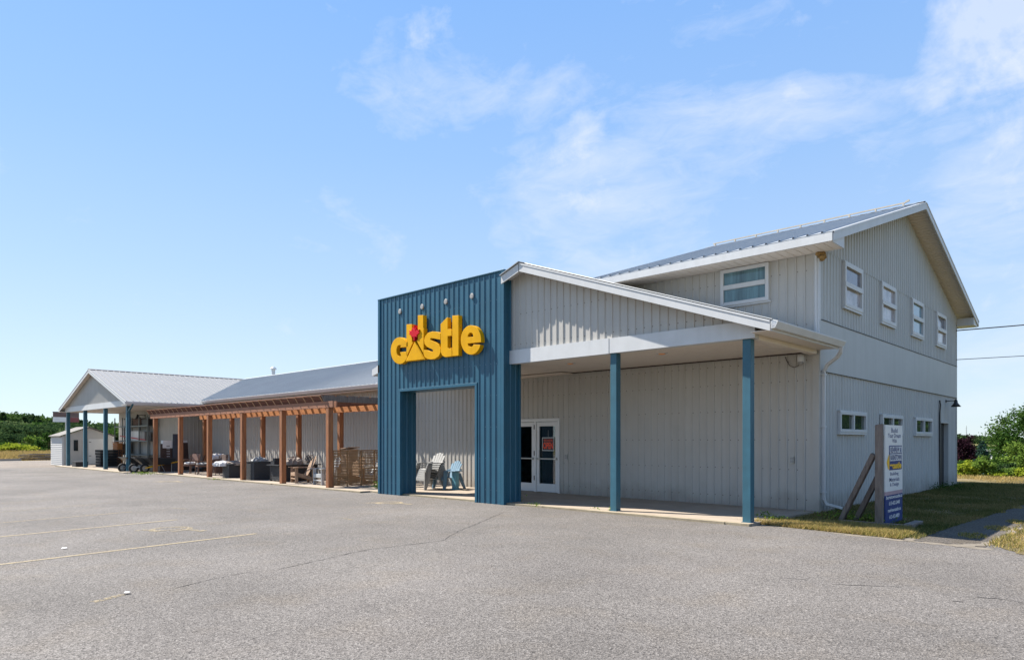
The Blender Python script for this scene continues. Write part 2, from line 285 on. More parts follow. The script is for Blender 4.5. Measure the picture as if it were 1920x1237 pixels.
class MB:
    def __init__(s): s.v = []; s.f = []; s.mi = []
    def face(s, pts, m=0):
        i = len(s.v); s.v += [tuple(p) for p in pts]; s.f.append(tuple(range(i, i + len(pts)))); s.mi.append(m); return s
    def hexa(s, p, m=0):      # 8 points: bottom 4, top 4
        i = len(s.v); s.v += [tuple(q) for q in p]
        for f in ((3, 2, 1, 0), (4, 5, 6, 7), (0, 1, 5, 4), (1, 2, 6, 5), (2, 3, 7, 6), (3, 0, 4, 7)):
            s.f.append(tuple(i + k for k in f)); s.mi.append(m)
        return s
    def box(s, x0, x1, y0, y1, z0, z1, m=0):
        x0, x1 = min(x0, x1), max(x0, x1); y0, y1 = min(y0, y1), max(y0, y1); z0, z1 = min(z0, z1), max(z0, z1)
        return s.hexa([(x0, y0, z0), (x1, y0, z0), (x1, y1, z0), (x0, y1, z0), (x0, y0, z1), (x1, y0, z1), (x1, y1, z1), (x0, y1, z1)], m)
    def bar(s, p, q, w, h, up=(0, 0, 1), m=0):
        p = Vector(p); q = Vector(q); d = (q - p).normalized(); a = d.cross(Vector(up))
        if a.length < 1e-4: a = d.cross(Vector((0, 1, 0)))
        a.normalize(); b = a.cross(d).normalized(); a = a * w / 2; b = b * h / 2
        return s.hexa([p - a - b, p + a - b, q + a - b, q - a - b, p - a + b, p + a + b, q + a + b, q - a + b], m)
    def prism(s, pts, vec, m=0):
        vec = Vector(vec); A = [Vector(p) for p in pts]; B = [p + vec for p in A]; n = len(A); i = len(s.v)
        s.v += [tuple(p) for p in A + B]
        s.f.append(tuple(range(i + n - 1, i - 1, -1))); s.f.append(tuple(range(i + n, i + 2 * n))); s.mi += [m, m]
        for k in range(n): s.f.append((i + k, i + (k + 1) % n, i + n + (k + 1) % n, i + n + k)); s.mi.append(m)
        return s
    def tube(s, pts, r, n=8, m=0, cap=True):
        P = [Vector(p) for p in pts]; rings = []
        ref = Vector((0, 0, 1))
        for i, p in enumerate(P):
            d = (P[min(i + 1, len(P) - 1)] - P[max(i - 1, 0)]).normalized()
            a = d.cross(ref)
            if a.length < .05: a = d.cross(Vector((1, 0, 0)))
            a.normalize(); b = d.cross(a).normalized()
            rr = r[i] if isinstance(r, (list, tuple)) else r
            i0 = len(s.v); s.v += [tuple(p + a * rr * math.cos(t * 2 * math.pi / n) + b * rr * math.sin(t * 2 * math.pi / n)) for t in range(n)]
            rings.append(i0)
        for A, B in zip(rings, rings[1:]):
            for t in range(n): s.f.append((A + t, A + (t + 1) % n, B + (t + 1) % n, B + t)); s.mi.append(m)
        if cap:
            s.f.append(tuple(rings[0] + t for t in reversed(range(n)))); s.f.append(tuple(rings[-1] + t for t in range(n))); s.mi += [m, m]
        return s
    def lathe(s, prof, c=(0, 0, 0), n=16, axis='Z', m=0, cap=True):
        rings = []
        for r, h in prof:
            i0 = len(s.v)
            for t in range(n):
                a = t * 2 * math.pi / n; x, y = r * math.cos(a), r * math.sin(a)
                p = (x, y, h) if axis == 'Z' else ((h, x, y) if axis == 'X' else (x, h, y))
                s.v.append((p[0] + c[0], p[1] + c[1], p[2] + c[2]))
            rings.append(i0)
        for A, B in zip(rings, rings[1:]):
            for t in range(n): s.f.append((A + t, A + (t + 1) % n, B + (t + 1) % n, B + t)); s.mi.append(m)
        if cap:
            s.f.append(tuple(rings[0] + t for t in reversed(range(n)))); s.f.append(tuple(rings[-1] + t for t in range(n))); s.mi += [m, m]
        return s
    def ribs(s, O, U, V, N, u0, u1, f0, f1, period=.2, h=.020, rows=(), holes=(), tw=.026, bw=.055):
        """ribbed sheet: ribs run along V, repeat along U, stand out along N; holes = (u0,u1,v0,v1)"""
        O = Vector(O); U = Vector(U); V = Vector(V); N = Vector(N)
        flip = U.cross(V).dot(N)
        g0 = f0 if callable(f0) else (lambda u: f0); g1 = f1 if callable(f1) else (lambda u: f1)
        bk = []
        k = math.floor(u0 / period) - 1
        while k * period < u1 + period:
            b = k * period
            bk += [(b + period / 2 - bw / 2, 0), (b + period / 2 - tw / 2, h), (b + period / 2 + tw / 2, h), (b + period / 2 + bw / 2, 0)]; k += 1
        def hh(u):
            for (a, ha), (b, hb) in zip(bk, bk[1:]):
                if a <= u <= b: return ha + (hb - ha) * (u - a) / max(b - a, 1e-9)
            return 0
        us = sorted(set([u0, u1] + [b for b, _ in bk if u0 < b < u1] + [e for H in holes for e in H[:2] if u0 < e < u1]))
        for a, b in zip(us, us[1:]):
            if b - a < 1e-6: continue
            mid = (a + b) / 2; cuts = sorted([H for H in holes if H[0] - 1e-6 <= mid <= H[1] + 1e-6], key=lambda H: H[2])
            segs = []; cur = None
            lo = [None]
            for H in cuts: segs.append((lo[-1], H[2])); lo.append(H[3])
            segs.append((lo[-1], None))
            ha, hb = hh(a), hh(b)
            for v0, v1 in segs:
                va0, vb0 = (g0(a), g0(b)) if v0 is None else (v0, v0); va1, vb1 = (g1(a), g1(b)) if v1 is None else (v1, v1)
                if va1 - va0 < 1e-3 and vb1 - vb0 < 1e-3: continue
                qd = [O + U * a + V * va0 + N * ha, O + U * b + V * vb0 + N * hb, O + U * b + V * vb1 + N * hb, O + U * a + V * va1 + N * ha]
                s.face(qd if flip > 0 else qd[::-1])
        r_ = .0105
        for row in rows:
            k = math.floor(u0 / period)
            while k * period < u1:
                u = k * period + period / 2 + (bw / 2 + .016); k += 1
                if not (u0 + .02 < u < u1 - .02): continue
                if not (g0(u) + .03 < row < g1(u) - .03): continue
                if any(H[0] < u < H[1] and H[2] < row < H[3] for H in holes): continue
                if random.random() < .12: continue
                v = row + random.uniform(-.006, .006); c = O + U * u + V * v + N * .004
                s.face([c - U * r_ - V * r_, c + U * r_ - V * r_, c + U * r_ + V * r_, c - U * r_ + V * r_], 1)
        return s
    def build(s, name, mats, parent=None, world=False, smooth=False):
        me = bpy.data.meshes.new(name)
        off = Vector(parent.location) if (world and parent) else Vector((0, 0, 0))
        me.from_pydata([tuple(Vector(p) - off) for p in s.v] if off.length else s.v, [], s.f)
        for m in (mats if isinstance(mats, (list, tuple)) else [mats]): me.materials.append(m)
        me.polygons.foreach_set('material_index', s.mi)
        if smooth: me.polygons.foreach_set('use_smooth', [True] * len(s.f))
        me.validate(); me.update()
        o = bpy.data.objects.new(name, me); col.objects.link(o)
        if parent: o.parent = parent
        return o

def bevel(o, wd=.01, seg=2):
    m = o.modifiers.new('bevel', 'BEVEL'); m.width = wd; m.segments = seg; m.limit_method = 'ANGLE'; return o

def curve_mesh(splines, extrude, bev=0.0):
    """flat shapes (with holes) extruded along +-z; returns verts, faces"""
    cu = bpy.data.curves.new('c', 'CURVE'); cu.dimensions = '2D'; cu.fill_mode = 'BOTH'; cu.extrude = extrude; cu.bevel_depth = bev; cu.bevel_resolution = 1
    for sp in splines:
        q = cu.splines.new('POLY'); q.points.add(len(sp) - 1); q.use_cyclic_u = True
        for i, p in enumerate(sp): q.points[i].co = (p[0], p[1], 0, 1)
    ob = bpy.data.objects.new('c', cu); col.objects.link(ob)
    me = bpy.data.meshes.new_from_object(ob.evaluated_get(bpy.context.evaluated_depsgraph_get()))
    v = [tuple(x.co) for x in me.vertices]; f = [tuple(p.vertices) for p in me.polygons]
    bpy.data.objects.remove(ob); bpy.data.curves.remove(cu); bpy.data.meshes.remove(me); return v, f
def text_mesh(body, bold=.0, extrude=.002):
    cu = bpy.data.curves.new('t', 'FONT'); cu.body = body; cu.size = 1; cu.offset = bold; cu.extrude = 0; cu.align_x = 'CENTER'; cu.resolution_u = 3
    ob = bpy.data.objects.new('t', cu); col.objects.link(ob)
    me = bpy.data.meshes.new_from_object(ob.evaluated_get(bpy.context.evaluated_depsgraph_get()))
    v = [tuple(x.co) for x in me.vertices]; f = [tuple(p.vertices) for p in me.polygons]
    bpy.data.objects.remove(ob); bpy.data.curves.remove(cu); bpy.data.meshes.remove(me)
    xs = [p[0] for p in v]; ys = [p[1] for p in v]; x0, x1, y0, y1 = min(xs), max(xs), min(ys), max(ys)
    return [((p[0] - (x0 + x1) / 2) / (x1 - x0), (p[1] - (y0 + y1) / 2) / (y1 - y0)) for p in v], f   # unit box
def put_text(mb, body, c, U, V, N, wd, ht, m=0, bold=.01):
    v, f = text_mesh(body, bold); c = Vector(c); U = Vector(U); V = Vector(V); N = Vector(N); i = len(mb.v)
    mb.v += [tuple(c + U * (x * wd) + V * (y * ht)) for x, y in v]
    for q in f: mb.f.append(tuple(i + k for k in q)); mb.mi.append(m)

# ------------------------------------------------------------------ ground
def rag(pts, amp, seed=1):
    rr = random.Random(seed); out = []
    for i in range(len(pts) - 1):
        a, b = Vector(pts[i]), Vector(pts[i + 1]); n = min(160, max(1, int((b - a).length / .18)))
        for k in range(n):
            q = a.lerp(b, k / n); out.append((q.x + rr.uniform(-amp, amp), q.y + rr.uniform(-amp, amp)) if k else (a.x, a.y))
    return out
def sheet(name, pts, z, m, kind='structure', sub=None):
    o = MB().face([(x, y, z) for x, y in pts]).build(name, m); return tag(o, kind=kind)
def smooth(a, b, x):
    t = max(0, min(1, (x - a) / (b - a))); return t * t * (3 - 2 * t)
def terrain_z(x, y):
    z = -.035
    z -= 3.4 * smooth(34, 78, y) * smooth(-60, -20, x)
    z += 3.5 * smooth(-120, -230, x) if False else 3.2 * smooth(120, 230, -x)
    far = math.hypot(x, y)
    z -= 3.0 * smooth(160, 420, y) * smooth(-160, -60, x)
    return z
def make_ground():
    xs = [-1800, -1200, -800, -500, -350, -260, -230, -200, -180, -160, -140, -120, -100, -80, -70, -60, -50, -40, -30, -25, -20, -15, -10, -5, 0, 5, 10, 20, 30, 45, 60, 90, 140, 220, 400, 800, 1500]
    ys = [-600, -200, -60, -20, 0, 10, 20, 28, 34, 37, 40, 44, 48, 52, 56, 60, 65, 70, 75, 80, 90, 110, 140, 170, 210, 260, 320, 400, 520, 700, 1000, 1500, 2200]
    v = [(x, y, terrain_z(x, y)) for y in ys for x in xs]; n = len(xs)
    f = [(j * n + i, j * n + i + 1, (j + 1) * n + i + 1, (j + 1) * n + i) for j in range(len(ys) - 1) for i in range(n - 1)]
    mb = MB(); mb.v = v; mb.f = f; mb.mi = [0] * len(f)
    tag(mb.build('ground', FIELD, smooth=True), kind='structure')
make_ground()
sheet('gravel_yard', [(-67, -30), (-48.4, -30), (-48.4, 30), (-67, 30)], -.012, GRAVEL)
LOT = [(-49.2, -30), (25, -30), (25, 3.6), (6, 9.2), (-1.0, 12.1), (-1.5, 12.6), (-2.0, 12.9), (-2.9, 12.9), (-4.6, 13.1), (-6.0, 13.3), (-6, 16), (-48.8, 16), (-48.9, 8)]
sheet('parking_lot', LOT, 0.0, ASPH)
sheet('lawn', rag([(-6.0, 12.86), (-4.6, 12.63), (-3.2, 12.42), (-3.12, 13.2), (-3.1, 15.0), (-2.85, 19.4), (-2.7, 21.5), (-2.3, 34)], .06) + [(-2.3, 34), (-7, 34), (-6, 29)], .010, LAWN)
sheet('side_path', [(-3.2, 12.41), (-2.0, 12.34), (-2.02, 13.0), (-1.9, 15.7), (-1.75, 20), (-1.6, 27), (-2.6, 27), (-2.7, 21.5), (-2.85, 19.4), (-3.1, 15.0), (-3.12, 13.2)], .004, PATHM)
sheet('roadside_lawn', rag([(-1.5, 34), (-1.6, 27), (-1.75, 20), (-1.9, 15.7), (-2.02, 13.0), (-1.75, 12.3), (-1.2, 11.56), (6, 8.61)], .06, 2) + [(6, 8.61), (25, 3.01), (25, 34)], .007, LAWN)

# slab walks
def slab(name, x0, x1, y0, y1, z=.05):
    mb = MB().box(x0, x1, y0 + .12, y1, -.1, z); o = tag(mb.build(name, CONC), kind='structure')
    return o
slab('porch_slab', -17.9, -5.66, 12.28, 15.7)
slab('pergola_slab', -37.2, -17.91, 11.93, 15.7)
slab('wing_slab', -50.2, -37.21, 11.1, 15.7)
def kerb(name, x0, x1, y):
    mb = MB(); x = x0
    random.seed(int(-x0))
    while x < x1 - .01:
        n = min(x1, x + random.uniform(1.2, 2.0)); j = random.uniform(-.012, .012)
        mb.hexa([(x, y + j, -.08), (n - .006, y + j, -.08), (n - .006, y + .119, -.08), (x, y + .119, -.08), (x, y + j, .046), (n - .006, y + j * .5, .048), (n - .006, y + .119, .05), (x, y + .119, .05)]); x = n
    return tag(mb.build(name, CONCY), kind='structure')
kerb('porch_slab_edge', -17.9, -5.66, 12.28); kerb('pergola_slab_edge', -37.2, -17.91, 11.93); kerb('wing_slab_edge', -50.2, -37.21, 11.1)

# painted lines, faded
def ribbon(name, pts, wd, z, m, kind='structure', jag=0):
    mb = MB(); P = [Vector((p[0], p[1], z)) for p in pts]
    if jag:
        Q = []
        for a, b in zip(P, P[1:]):
            n = max(2, int((b - a).length / .12))
            for i in range(n): Q.append(a.lerp(b, i / n) + Vector((random.uniform(-jag, jag), random.uniform(-jag, jag), 0)))
        Q.append(P[-1]); P = Q
    L_, R_ = [], []
    for i, p in enumerate(P):
        d = (P[min(i + 1, len(P) - 1)] - P[max(i - 1, 0)]); d.normalize(); a = Vector((-d.y, d.x, 0)) * wd / 2
        if jag: a *= random.uniform(.35, 1.3)
        L_.append(p + a); R_.append(p - a)
    for i in range(len(P) - 1): mb.face([R_[i], R_[i + 1], L_[i + 1], L_[i]])
    return tag(mb.build(name, m), kind=kind)
def worn(name, keep):
    """paint worn through by noise holes"""
    m = LINE.copy(); m.name = name; nt = m.node_tree; N = nt.nodes; L = nt.links
    out = N['Material Output']; tr = N.new('ShaderNodeBsdfTransparent'); mx = N.new('ShaderNodeMixShader')
    tc = N.new('ShaderNodeTexCoord'); n = N.new('ShaderNodeTexNoise'); n.inputs['Scale'].default_value = 26; n.inputs['Detail'].default_value = 6; n.inputs['Roughness'].default_value = .75; L.new(tc.outputs['Object'], n.inputs[0])
    r = N.new('ShaderNodeMapRange'); L.new(n.outputs[0], r.inputs[0]); r.inputs[1].default_value = .5 - keep; r.inputs[2].default_value = .62 - keep
    L.new(r.outputs[0], mx.inputs[0]); L.new(tr.outputs[0], mx.inputs[1]); L.new(N['Principled BSDF'].outputs[0], mx.inputs[2]); L.new(mx.outputs[0], out.inputs[0]); return m
LW1, LW2, LW3 = worn('line_worn', .16), worn('line_faint', .09), worn('line_fainter', .05)
def pline(pa, pb, m, back=0.):
    a = on_z(*pa); b = on_z(*pb); a = a + (a - b).normalized() * back; ribbon('parking_line', [a.xy, b.xy], .085, .004, m)
pline((0, 1058), (480, 1000), LW1, 2.5); pline((0, 1006), (332, 974), LW1, 2.5); pline((0, 980), (248, 959), LW2, 2.5)
pline((0, 960), (180, 945), LW3, 2); pline((0, 943), (125, 935), LW3, 2); pline((640, 971), (662, 974), LW3)
pline((172, 1129), (232, 1114), LW3); pline((322, 952), (352, 954), LW3)
def wheelchair(c, rz, sz, m, nm):
    c = Vector((c[0], c[1])); M = Matrix.Rotation(rz, 2)
    def T(p): return c + M @ (Vector(p) * sz)
    ring = [(.10 + .30 * math.cos(R(a)), -.12 + .30 * math.sin(R(a))) for a in range(130, 392, 12)]
    ribbon(nm, [T(p) for p in ring], .09 * sz, .0045, m)
    ribbon(nm, [T(p) for p in [(-.06, .42), (-.02, -.02), (.28, -.04), (.42, -.42), (.56, -.38)]], .10 * sz, .005, m)
    ribbon(nm, [T(p) for p in [(-.03, .2), (.26, .18)]], .08 * sz, .0055, m)
    ribbon(nm, [T(p) for p in [(-.15, .52), (0, .52)]], .14 * sz, .006, m)
wheelchair(on_z(741, 942.5).xy, R(-95), 1.05, LW1, 'painted_wheelchair_symbol')
wheelchair(on_z(338, 991.5).xy, R(-80), 1.05, LW2, 'painted_wheelchair_symbol')
wheelchair(on_z(325, 902.5).xy, R(-90), 1.1, LW1, 'painted_wheelchair_symbol')
SHOULD = mat('sandy_shoulder', (.20, .165, .12), .95, 0, .3, 6, .4, 50, col2=(.12, .105, .088))
ribbon('sandy_shoulder', [(-6.3, 12.72), (-5.4, 12.66), (-4.5, 12.56), (-3.6, 12.40), (-3.0, 12.30), (-2.4, 12.22), (-1.9, 12.22)], .22, .0022, SHOULD, jag=.07)
ribbon('sandy_shoulder', [(-2.35, 12.24), (-2.02, 12.6), (-1.98, 13.1), (-1.9, 14.2), (-1.85, 15.6)], .30, .0056, SHOULD, jag=.08)
ribbon('sandy_shoulder', [(-3.05, 12.3), (-3.1, 12.9), (-3.1, 13.6)], .16, .0062, SHOULD, jag=.07)
CRACKM = mat('crack_dark', (.035, .03, .028), .95)
for pts in ([(330, 1102), (395, 1086), (460, 1073), (515, 1069), (560, 1058), (612, 1047), (655, 1037), (690, 1030)], [(690, 1030), (780, 1019), (830, 1013), (858, 996), (885, 985), (945, 960)],
            [(1465, 1083), (1510, 1086)], [(1560, 1095), (1620, 1097), (1690, 1100)], [(1830, 1119), (1870, 1122), (1920, 1130)], [(1790, 1127), (1806, 1128)], [(820, 997), (860, 997), (930, 1000)]):
    ribbon('asphalt_crack', [on_z(*p).xy for p in pts], .014, .0035, CRACKM, jag=.02)

# ------------------------------------------------------------------ the building
bld = empty('store_building', (-27, 15.6, 0), 'long grey ribbed metal store with two storey end, blue entrance portal and white gables', 'building')
def P(mb, name, m, smooth=False, label=None, parent=bld):
    o = mb.build(name, m, parent, world=(parent is bld), smooth=smooth)
    if label: o['label'] = label
    return o
X, Y, Z = Vector((1, 0, 0)), Vector((0, 1, 0)), Vector((0, 0, 1))
GX, FY = -5.6, 15.6
ROWS = (.28, .95, 1.62, 2.3, 2.95, 3.4)

# lower front wall, door hole
DX0, DX1, DZ = -14.98, -13.01, 2.27
mb = MB(); mb.ribs((0, FY, 0), X, Z, -Y, -38.8, GX - .12, -.05, 3.6, rows=ROWS, holes=[(DX0, DX1, -.06, DZ)]); P(mb, 'wall', [SIDING, SCREW])
mb = MB(); mb.ribs((0, 14.55, 0), X, Z, -Y, -49.5, -38.86, -.05, 3.45, rows=()); mb.ribs((-38.8, 0, 0), Y, Z, X, 14.6, FY, -.05, 3.6)
mb.ribs((-49.6, 0, 0), -Y, Z, -X, -25.4, -14.6, -.05, 3.5); mb.box(-49.62, -49.5, 14.53, 14.66, -.05, 3.4); mb.box(-38.88, -38.78, 14.52, 14.62, -.05, 3.4)
P(mb, 'wing_wall', [SIDING, SCREW])
mb = MB().box(-49.5, -5.7, 25.3, 25.4, -.1, 3.5).box(-11.3, -5.7, 28.9, 29.02, -.2, 5.8).box(-11.35, -11.25, 15.7, 28.9, -.1, 5.8); P(mb, 'rear_wall', SIDING2)
# upper front wall of the two storey end
mb = MB(); mb.ribs((0, FY + .002, 0), X, Z, -Y, -11.3, GX - .06, 3.6, 5.84, rows=(4.2, 5.4), period=.2); P(mb, 'upper_wall', [SIDING, SCREW])
# corner trims
mb = MB().box(GX - .12, GX + .025, FY - .03, FY + .1, .0, 3.5); P(mb, 'corner_trim', SIDING)
mb = MB().box(GX - .075, GX + .03, FY - .035, FY + .06, 3.72, 5.8); P(mb, 'corner_trim', WHITE)
# gable end wall
YC, ZR, ZE = 22.32, 8.42, 5.95
slopeA = (ZR - ZE) / 7.46
def zA(y): return ZR - slopeA * abs(y - YC) - .16
YE = 29.04
RD = (26.72, 27.8)
mb = MB(); mb.ribs((GX, 0, 0), Y, Z, X, FY + .1, YE, lambda u: .05 - .14 * smooth(16, 29, u), 3.17, period=.2, rows=(.7, 1.4, 2.05, 2.7), holes=[(RD[0], RD[1], -.15, 2.23)])
P(mb, 'gable_wall', [SIDING2, SCREW])
mb = MB().box(GX - .05, GX + .035, FY + .002, YE, 3.15, 4.27); P(mb, 'belt_panel', SIDING2)
mb = MB().box(GX, GX + .05, FY + .1, YE + .01, 4.272, 4.288, 0).box(GX, GX + .045, FY + .12, YE, 3.136, 3.147, 0); P(mb, 'painted_shadow_line', DARKM)  # dark strips painted in for the drip cap's shadow lines along the belt
mb = MB(); mb.ribs((GX + .012, 0, 0), Y, Z, X, FY + .08, YE, 4.29, lambda u: min(zA(u), 5.86), rows=(4.5,), period=.2); mb.ribs((GX + .024, 0, 0), Y, Z, X, FY + .08, YE, lambda u: min(5.85, zA(u)), zA, rows=(5.9,), period=.2)
P(mb, 'upper_gable_wall', [SIDING2, SCREW])
mb = MB().box(GX - .1, GX + .03, YE, YE + .06, -.1, 5.72); P(mb, 'corner_trim', SIDING2)
mb = MB()
yy = FY
while yy < YE: mb.box(GX - .02, GX + .012, yy, yy + 1.2, -.25, .03 - .14 * smooth(16, 29, yy) + random.uniform(0, .02)); yy += 1.2
P(mb, 'foundation', CONC)

# generic gable roof
def gable_roof(axis, bc, zr, hl, hr, slope, aL, aR, fas=.19, sheet_m=ROOFM, nm='roof', soff=None, over=.03, rake_ends=(True, True)):
    """axis 'Y': ridge along y, b is x. aL/aR = (a0,a1) extents of the left / right slope"""
    def pt(a, b, z): return Vector((b, a, z)) if axis == 'Y' else Vector((a, b, z))
    AD = Y if axis == 'Y' else X; BD = X if axis == 'Y' else Y
    cs = 1 / math.sqrt(1 + slope * slope)
    roof = MB(); under = MB(); fasc = MB()
    for sgn, half, (a0, a1) in ((-1, hl, aL), (1, hr, aR)):
        ln = (half + over) / cs; V = (BD * sgn - Z * slope) * cs; N = (Z + BD * sgn * slope) * cs
        O = pt(0, bc, zr)
        roof.ribs(O, AD, V, N, a0 - .02, a1 + .02, 0, ln, period=.3, h=.028)
        lnu = half / cs
        # deck with vented soffit boards underneath
        t = .05
        for k in range(int((lnu - .02) / .14) + 1):
            v0, v1 = k * .14, min(lnu, k * .14 + .124)
            A, B = O + V * v0 - N * .012, O + V * v1 - N * .012
            under.hexa([A + AD * a0 - N * t, A + AD * a1 - N * t, B + AD * a1 - N * t, B + AD * a0 - N * t, A + AD * a0, A + AD * a1, B + AD * a1, B + AD * a0])
        bo = bc + sgn * half; zo = zr - slope * half
        for en, a in ((0, a0), (1, a1)):
            if not rake_ends[en]: continue
            s0 = a - .03 if en == 0 else a
            q = [pt(s0, bc, zr - .01), pt(s0, bo, zo - .01), pt(s0, bo, zo - .01 - fas), pt(s0, bc, zr - .01 - fas * 1.05)]
            fasc.prism(q, AD * .03)
            q = [p + Z * .004 for p in (q[0], q[1])] + [q[1] - Z * .035, q[0] - Z * .035]
            fasc.prism([p - AD * .012 if en == 0 else p + AD * .012 for p in q], AD * .03)
        fasc.box(*sorted((pt(a0, bo, 0).x, pt(a1, bo + sgn * .025, 0).x)), *sorted((pt(a0, bo, 0).y, pt(a1, bo + sgn * .025, 0).y)), zo - .012 - fas, zo - .008)
    a0, a1 = min(aL[0], aR[0]), max(aL[1], aR[1])
    cap = MB(); w_ = .16
    for sgn in (-1, 1):
        q0 = pt(a0 - .03, bc, zr + .035); q1 = pt(a1, bc, zr + .035); d = (BD * sgn - Z * slope) * w_
        cap.hexa([q0 + d - Z * .01, q1 + d - Z * .01, q1 - Z * .01, q0 - Z * .01, q0 + d, q1 + d, q1, q0])
    P(roof, nm, sheet_m); P(under, 'roof_deck', SOFFIT); P(fasc, 'fascia', WHITE); P(cap, 'ridge_cap', sheet_m)

gable_roof('X', YC, ZR, 7.46, 7.46, slopeA, (-11.8, -5.05), (-11.8, -5.05), nm='upper_roof')
mb = MB()   # flat boxed soffit under the front eave of the two storey end, with return
for k in range(33):
    x0 = -11.78 + k * .204; mb.box(x0, x0 + .19, 14.9, FY - .02, 5.745, 5.77)
mb.box(-11.78, -5.06, 14.88, 14.9, 5.735, 5.76).box(-11.78, -5.06, 14.9, 15.58, 5.775, 5.79)
P(mb, 'eave_soffit', SOFFIT)
mb = MB().prism([(-5.08, 14.9, 5.735), (-5.08, FY - .02, 5.735), (-5.08, FY - .02, 6.0), (-5.08, 14.9, 5.78)], (.025, 0, 0)).box(-5.57, -5.08, FY - .02, FY + .0, 5.735, 6.0); P(mb, 'eave_return', WHITE); mb = MB()
mb.prism([(-5.08, 29.06, 5.735), (-5.08, 29.76, 5.735), (-5.08, 29.76, 5.78), (-5.08, 29.06, 6.0)], (.025, 0, 0)).box(-5.6, -5.08, 29.06, 29.76, 5.735, 5.75).box(-5.57, -5.055, 29.05, 29.06, 5.735, 6.0)
P(mb, 'eave_return', WHITE)
mb = MB().bar((-11.6, YC, ZR + .10), (-5.55, YC, ZR + .10), .035, .035)
for i in range(9): mb.box(-11.55 + i * .74, -11.51 + i * .74, YC - .03, YC + .03, ZR + .02, ZR + .1)
mb.bar((-5.55, YC, ZR + .12), (-5.45, YC, ZR + .15), .05, .05)
P(mb, 'ridge_rail', mat('rail_tan', (.45, .40, .33), .6))
mb = MB().box(-5.66, -5.58, FY - .055, FY + .0, 3.75, 3.9).tube([(GX - .03, FY - .04, 3.9), (GX - .03, FY - .045, 5.72)], .022, 8); P(mb, 'conduit', WHITE)

# entrance porch roof
PX, PZ, PS = -11.4, 5.92, .345
gable_roof('Y', PX, PZ, 6.2, 6.2, PS, (12.8, 19.4), (12.15, 15.585), nm='porch_roof', rake_ends=(True, False))
# eave end of the left slope, seen past the portal
mb = MB(); mb.prism([(-17.25, 12.17, 3.90), (-17.63, 12.17, 3.77), (-17.63, 12.17, 3.58), (-17.25, 12.17, 3.66)], (0, .66, 0)); P(mb, 'eave_return', WHITE)
mb = MB().prism([(-12.02, 12.12, 5.696), (-11.43, 12.12, 5.90), (-11.43, 12.12, 5.70), (-12.02, 12.12, 5.50)], (0, .03, 0)); mb.prism([(-12.02, 12.15, 5.68), (-11.4, 12.15, 5.88), (-11.4, 12.15, 5.83), (-12.02, 12.15, 5.63)], (0, .4, 0)); P(mb, 'fascia', WHITE)
mb = MB().prism([(-12.04, 12.08, 5.70), (-11.4, 12.08, 5.93), (-11.4, 12.08, 5.95), (-12.04, 12.08, 5.72)], (0, .6, 0)); P(mb, 'porch_roof', ROOFM)
mb = MB(); mb.ribs((0, 12.46, 0), X, Z, -Y, -12.0, -5.6, 3.82, lambda u: PZ - PS * abs(u - PX) - .07, rows=(4.0, 4.75), period=.2); P(mb, 'porch_gable_wall', [SIDING, SCREW])
mb = MB().box(-12.0, -5.62, 12.42, 12.6, 3.53, 3.86).box(-12.0, -8.95, 12.405, 12.42, 3.525, 3.865).box(-8.93, -5.61, 12.41, 12.42, 3.53, 3.86)
P(mb, 'porch_beam', WHITE)
mb = MB().box(-5.78, -5.62, 12.62, 15.56, 3.51, 3.8); P(mb, 'porch_side_beam', SOFFIT)
mb = MB()
x = -17.3
while x < -5.8: mb.box(x, min(x + .118, -5.79), 12.62, 15.57, 3.575, 3.60); x += .13
mb.box(-17.3, -5.79, 12.62, 15.57, 3.604, 3.62)
P(mb, 'porch_ceiling', SOFFIT)
mb = MB()
for k in range(60): mb.box(-17.1 + k * .19, -17.1 + k * .19 + .12, 15.545, 15.562, 3.548, 3.573)
mb.box(-17.1, -5.8, 15.562, 15.567, 3.545, 3.573); P(mb, 'vent_strip', DWOOD)
mb = MB().box(-5.6, -5.2, 12.2, 15.62, 3.60, 3.615); P(mb, 'eave_soffit', SOFFIT)
def gutter(x0, y0, x1, y1, z, m=WHITE, name='gutter', side=(1, 0)):
    """K-style trough along the line, outer lip towards side"""
    a, b = Vector((x0, y0, z)), Vector((x1, y1, z)); s_ = Vector((side[0], side[1], 0)); mb = MB()
    prof = [(0, 0), (0, -.13), (.07, -.13), (.10, -.07), (.125, -.02), (.125, .0), (.11, .0), (.11, -.02), (.065, -.115), (.012, -.115), (.012, 0)]
    mb.prism([a + s_ * p + Z * h for p, h in prof], b - a); return P(mb, name, m)
gutter(-5.17, 12.1, -5.17, 15.68, 3.75, side=(1, 0))
def downspout(pts, m=WHITE, w_=.075, name='downspout'):
    mb = MB()
    for a, b in zip(pts, pts[1:]):
        a, b = Vector(a), Vector(b); d = (b - a).normalized() * .02
        mb.bar(a - d, b + d, w_, w_ * .8, up=(0, 1, 0) if abs((b - a).normalized().z) > .9 else (0, 0, 1))
    return bevel(P(mb, name, m), .008)
downspout([(-5.12, 15.6, 3.62), (-5.14, 15.62, 3.52), (-5.22, 15.66, 3.42), (-5.44, 15.70, 3.27), (-5.53, 15.72, 3.12), (-5.53, 15.72, .30), (-5.50, 15.76, .2), (-5.3, 16.12, .10)])
mb = MB()
for z in (3.05, 1.9, .45): P(MB().box(-5.6, -5.485, 15.66, 15.78, z, z + .03), 'downspout_strap', WHITE)


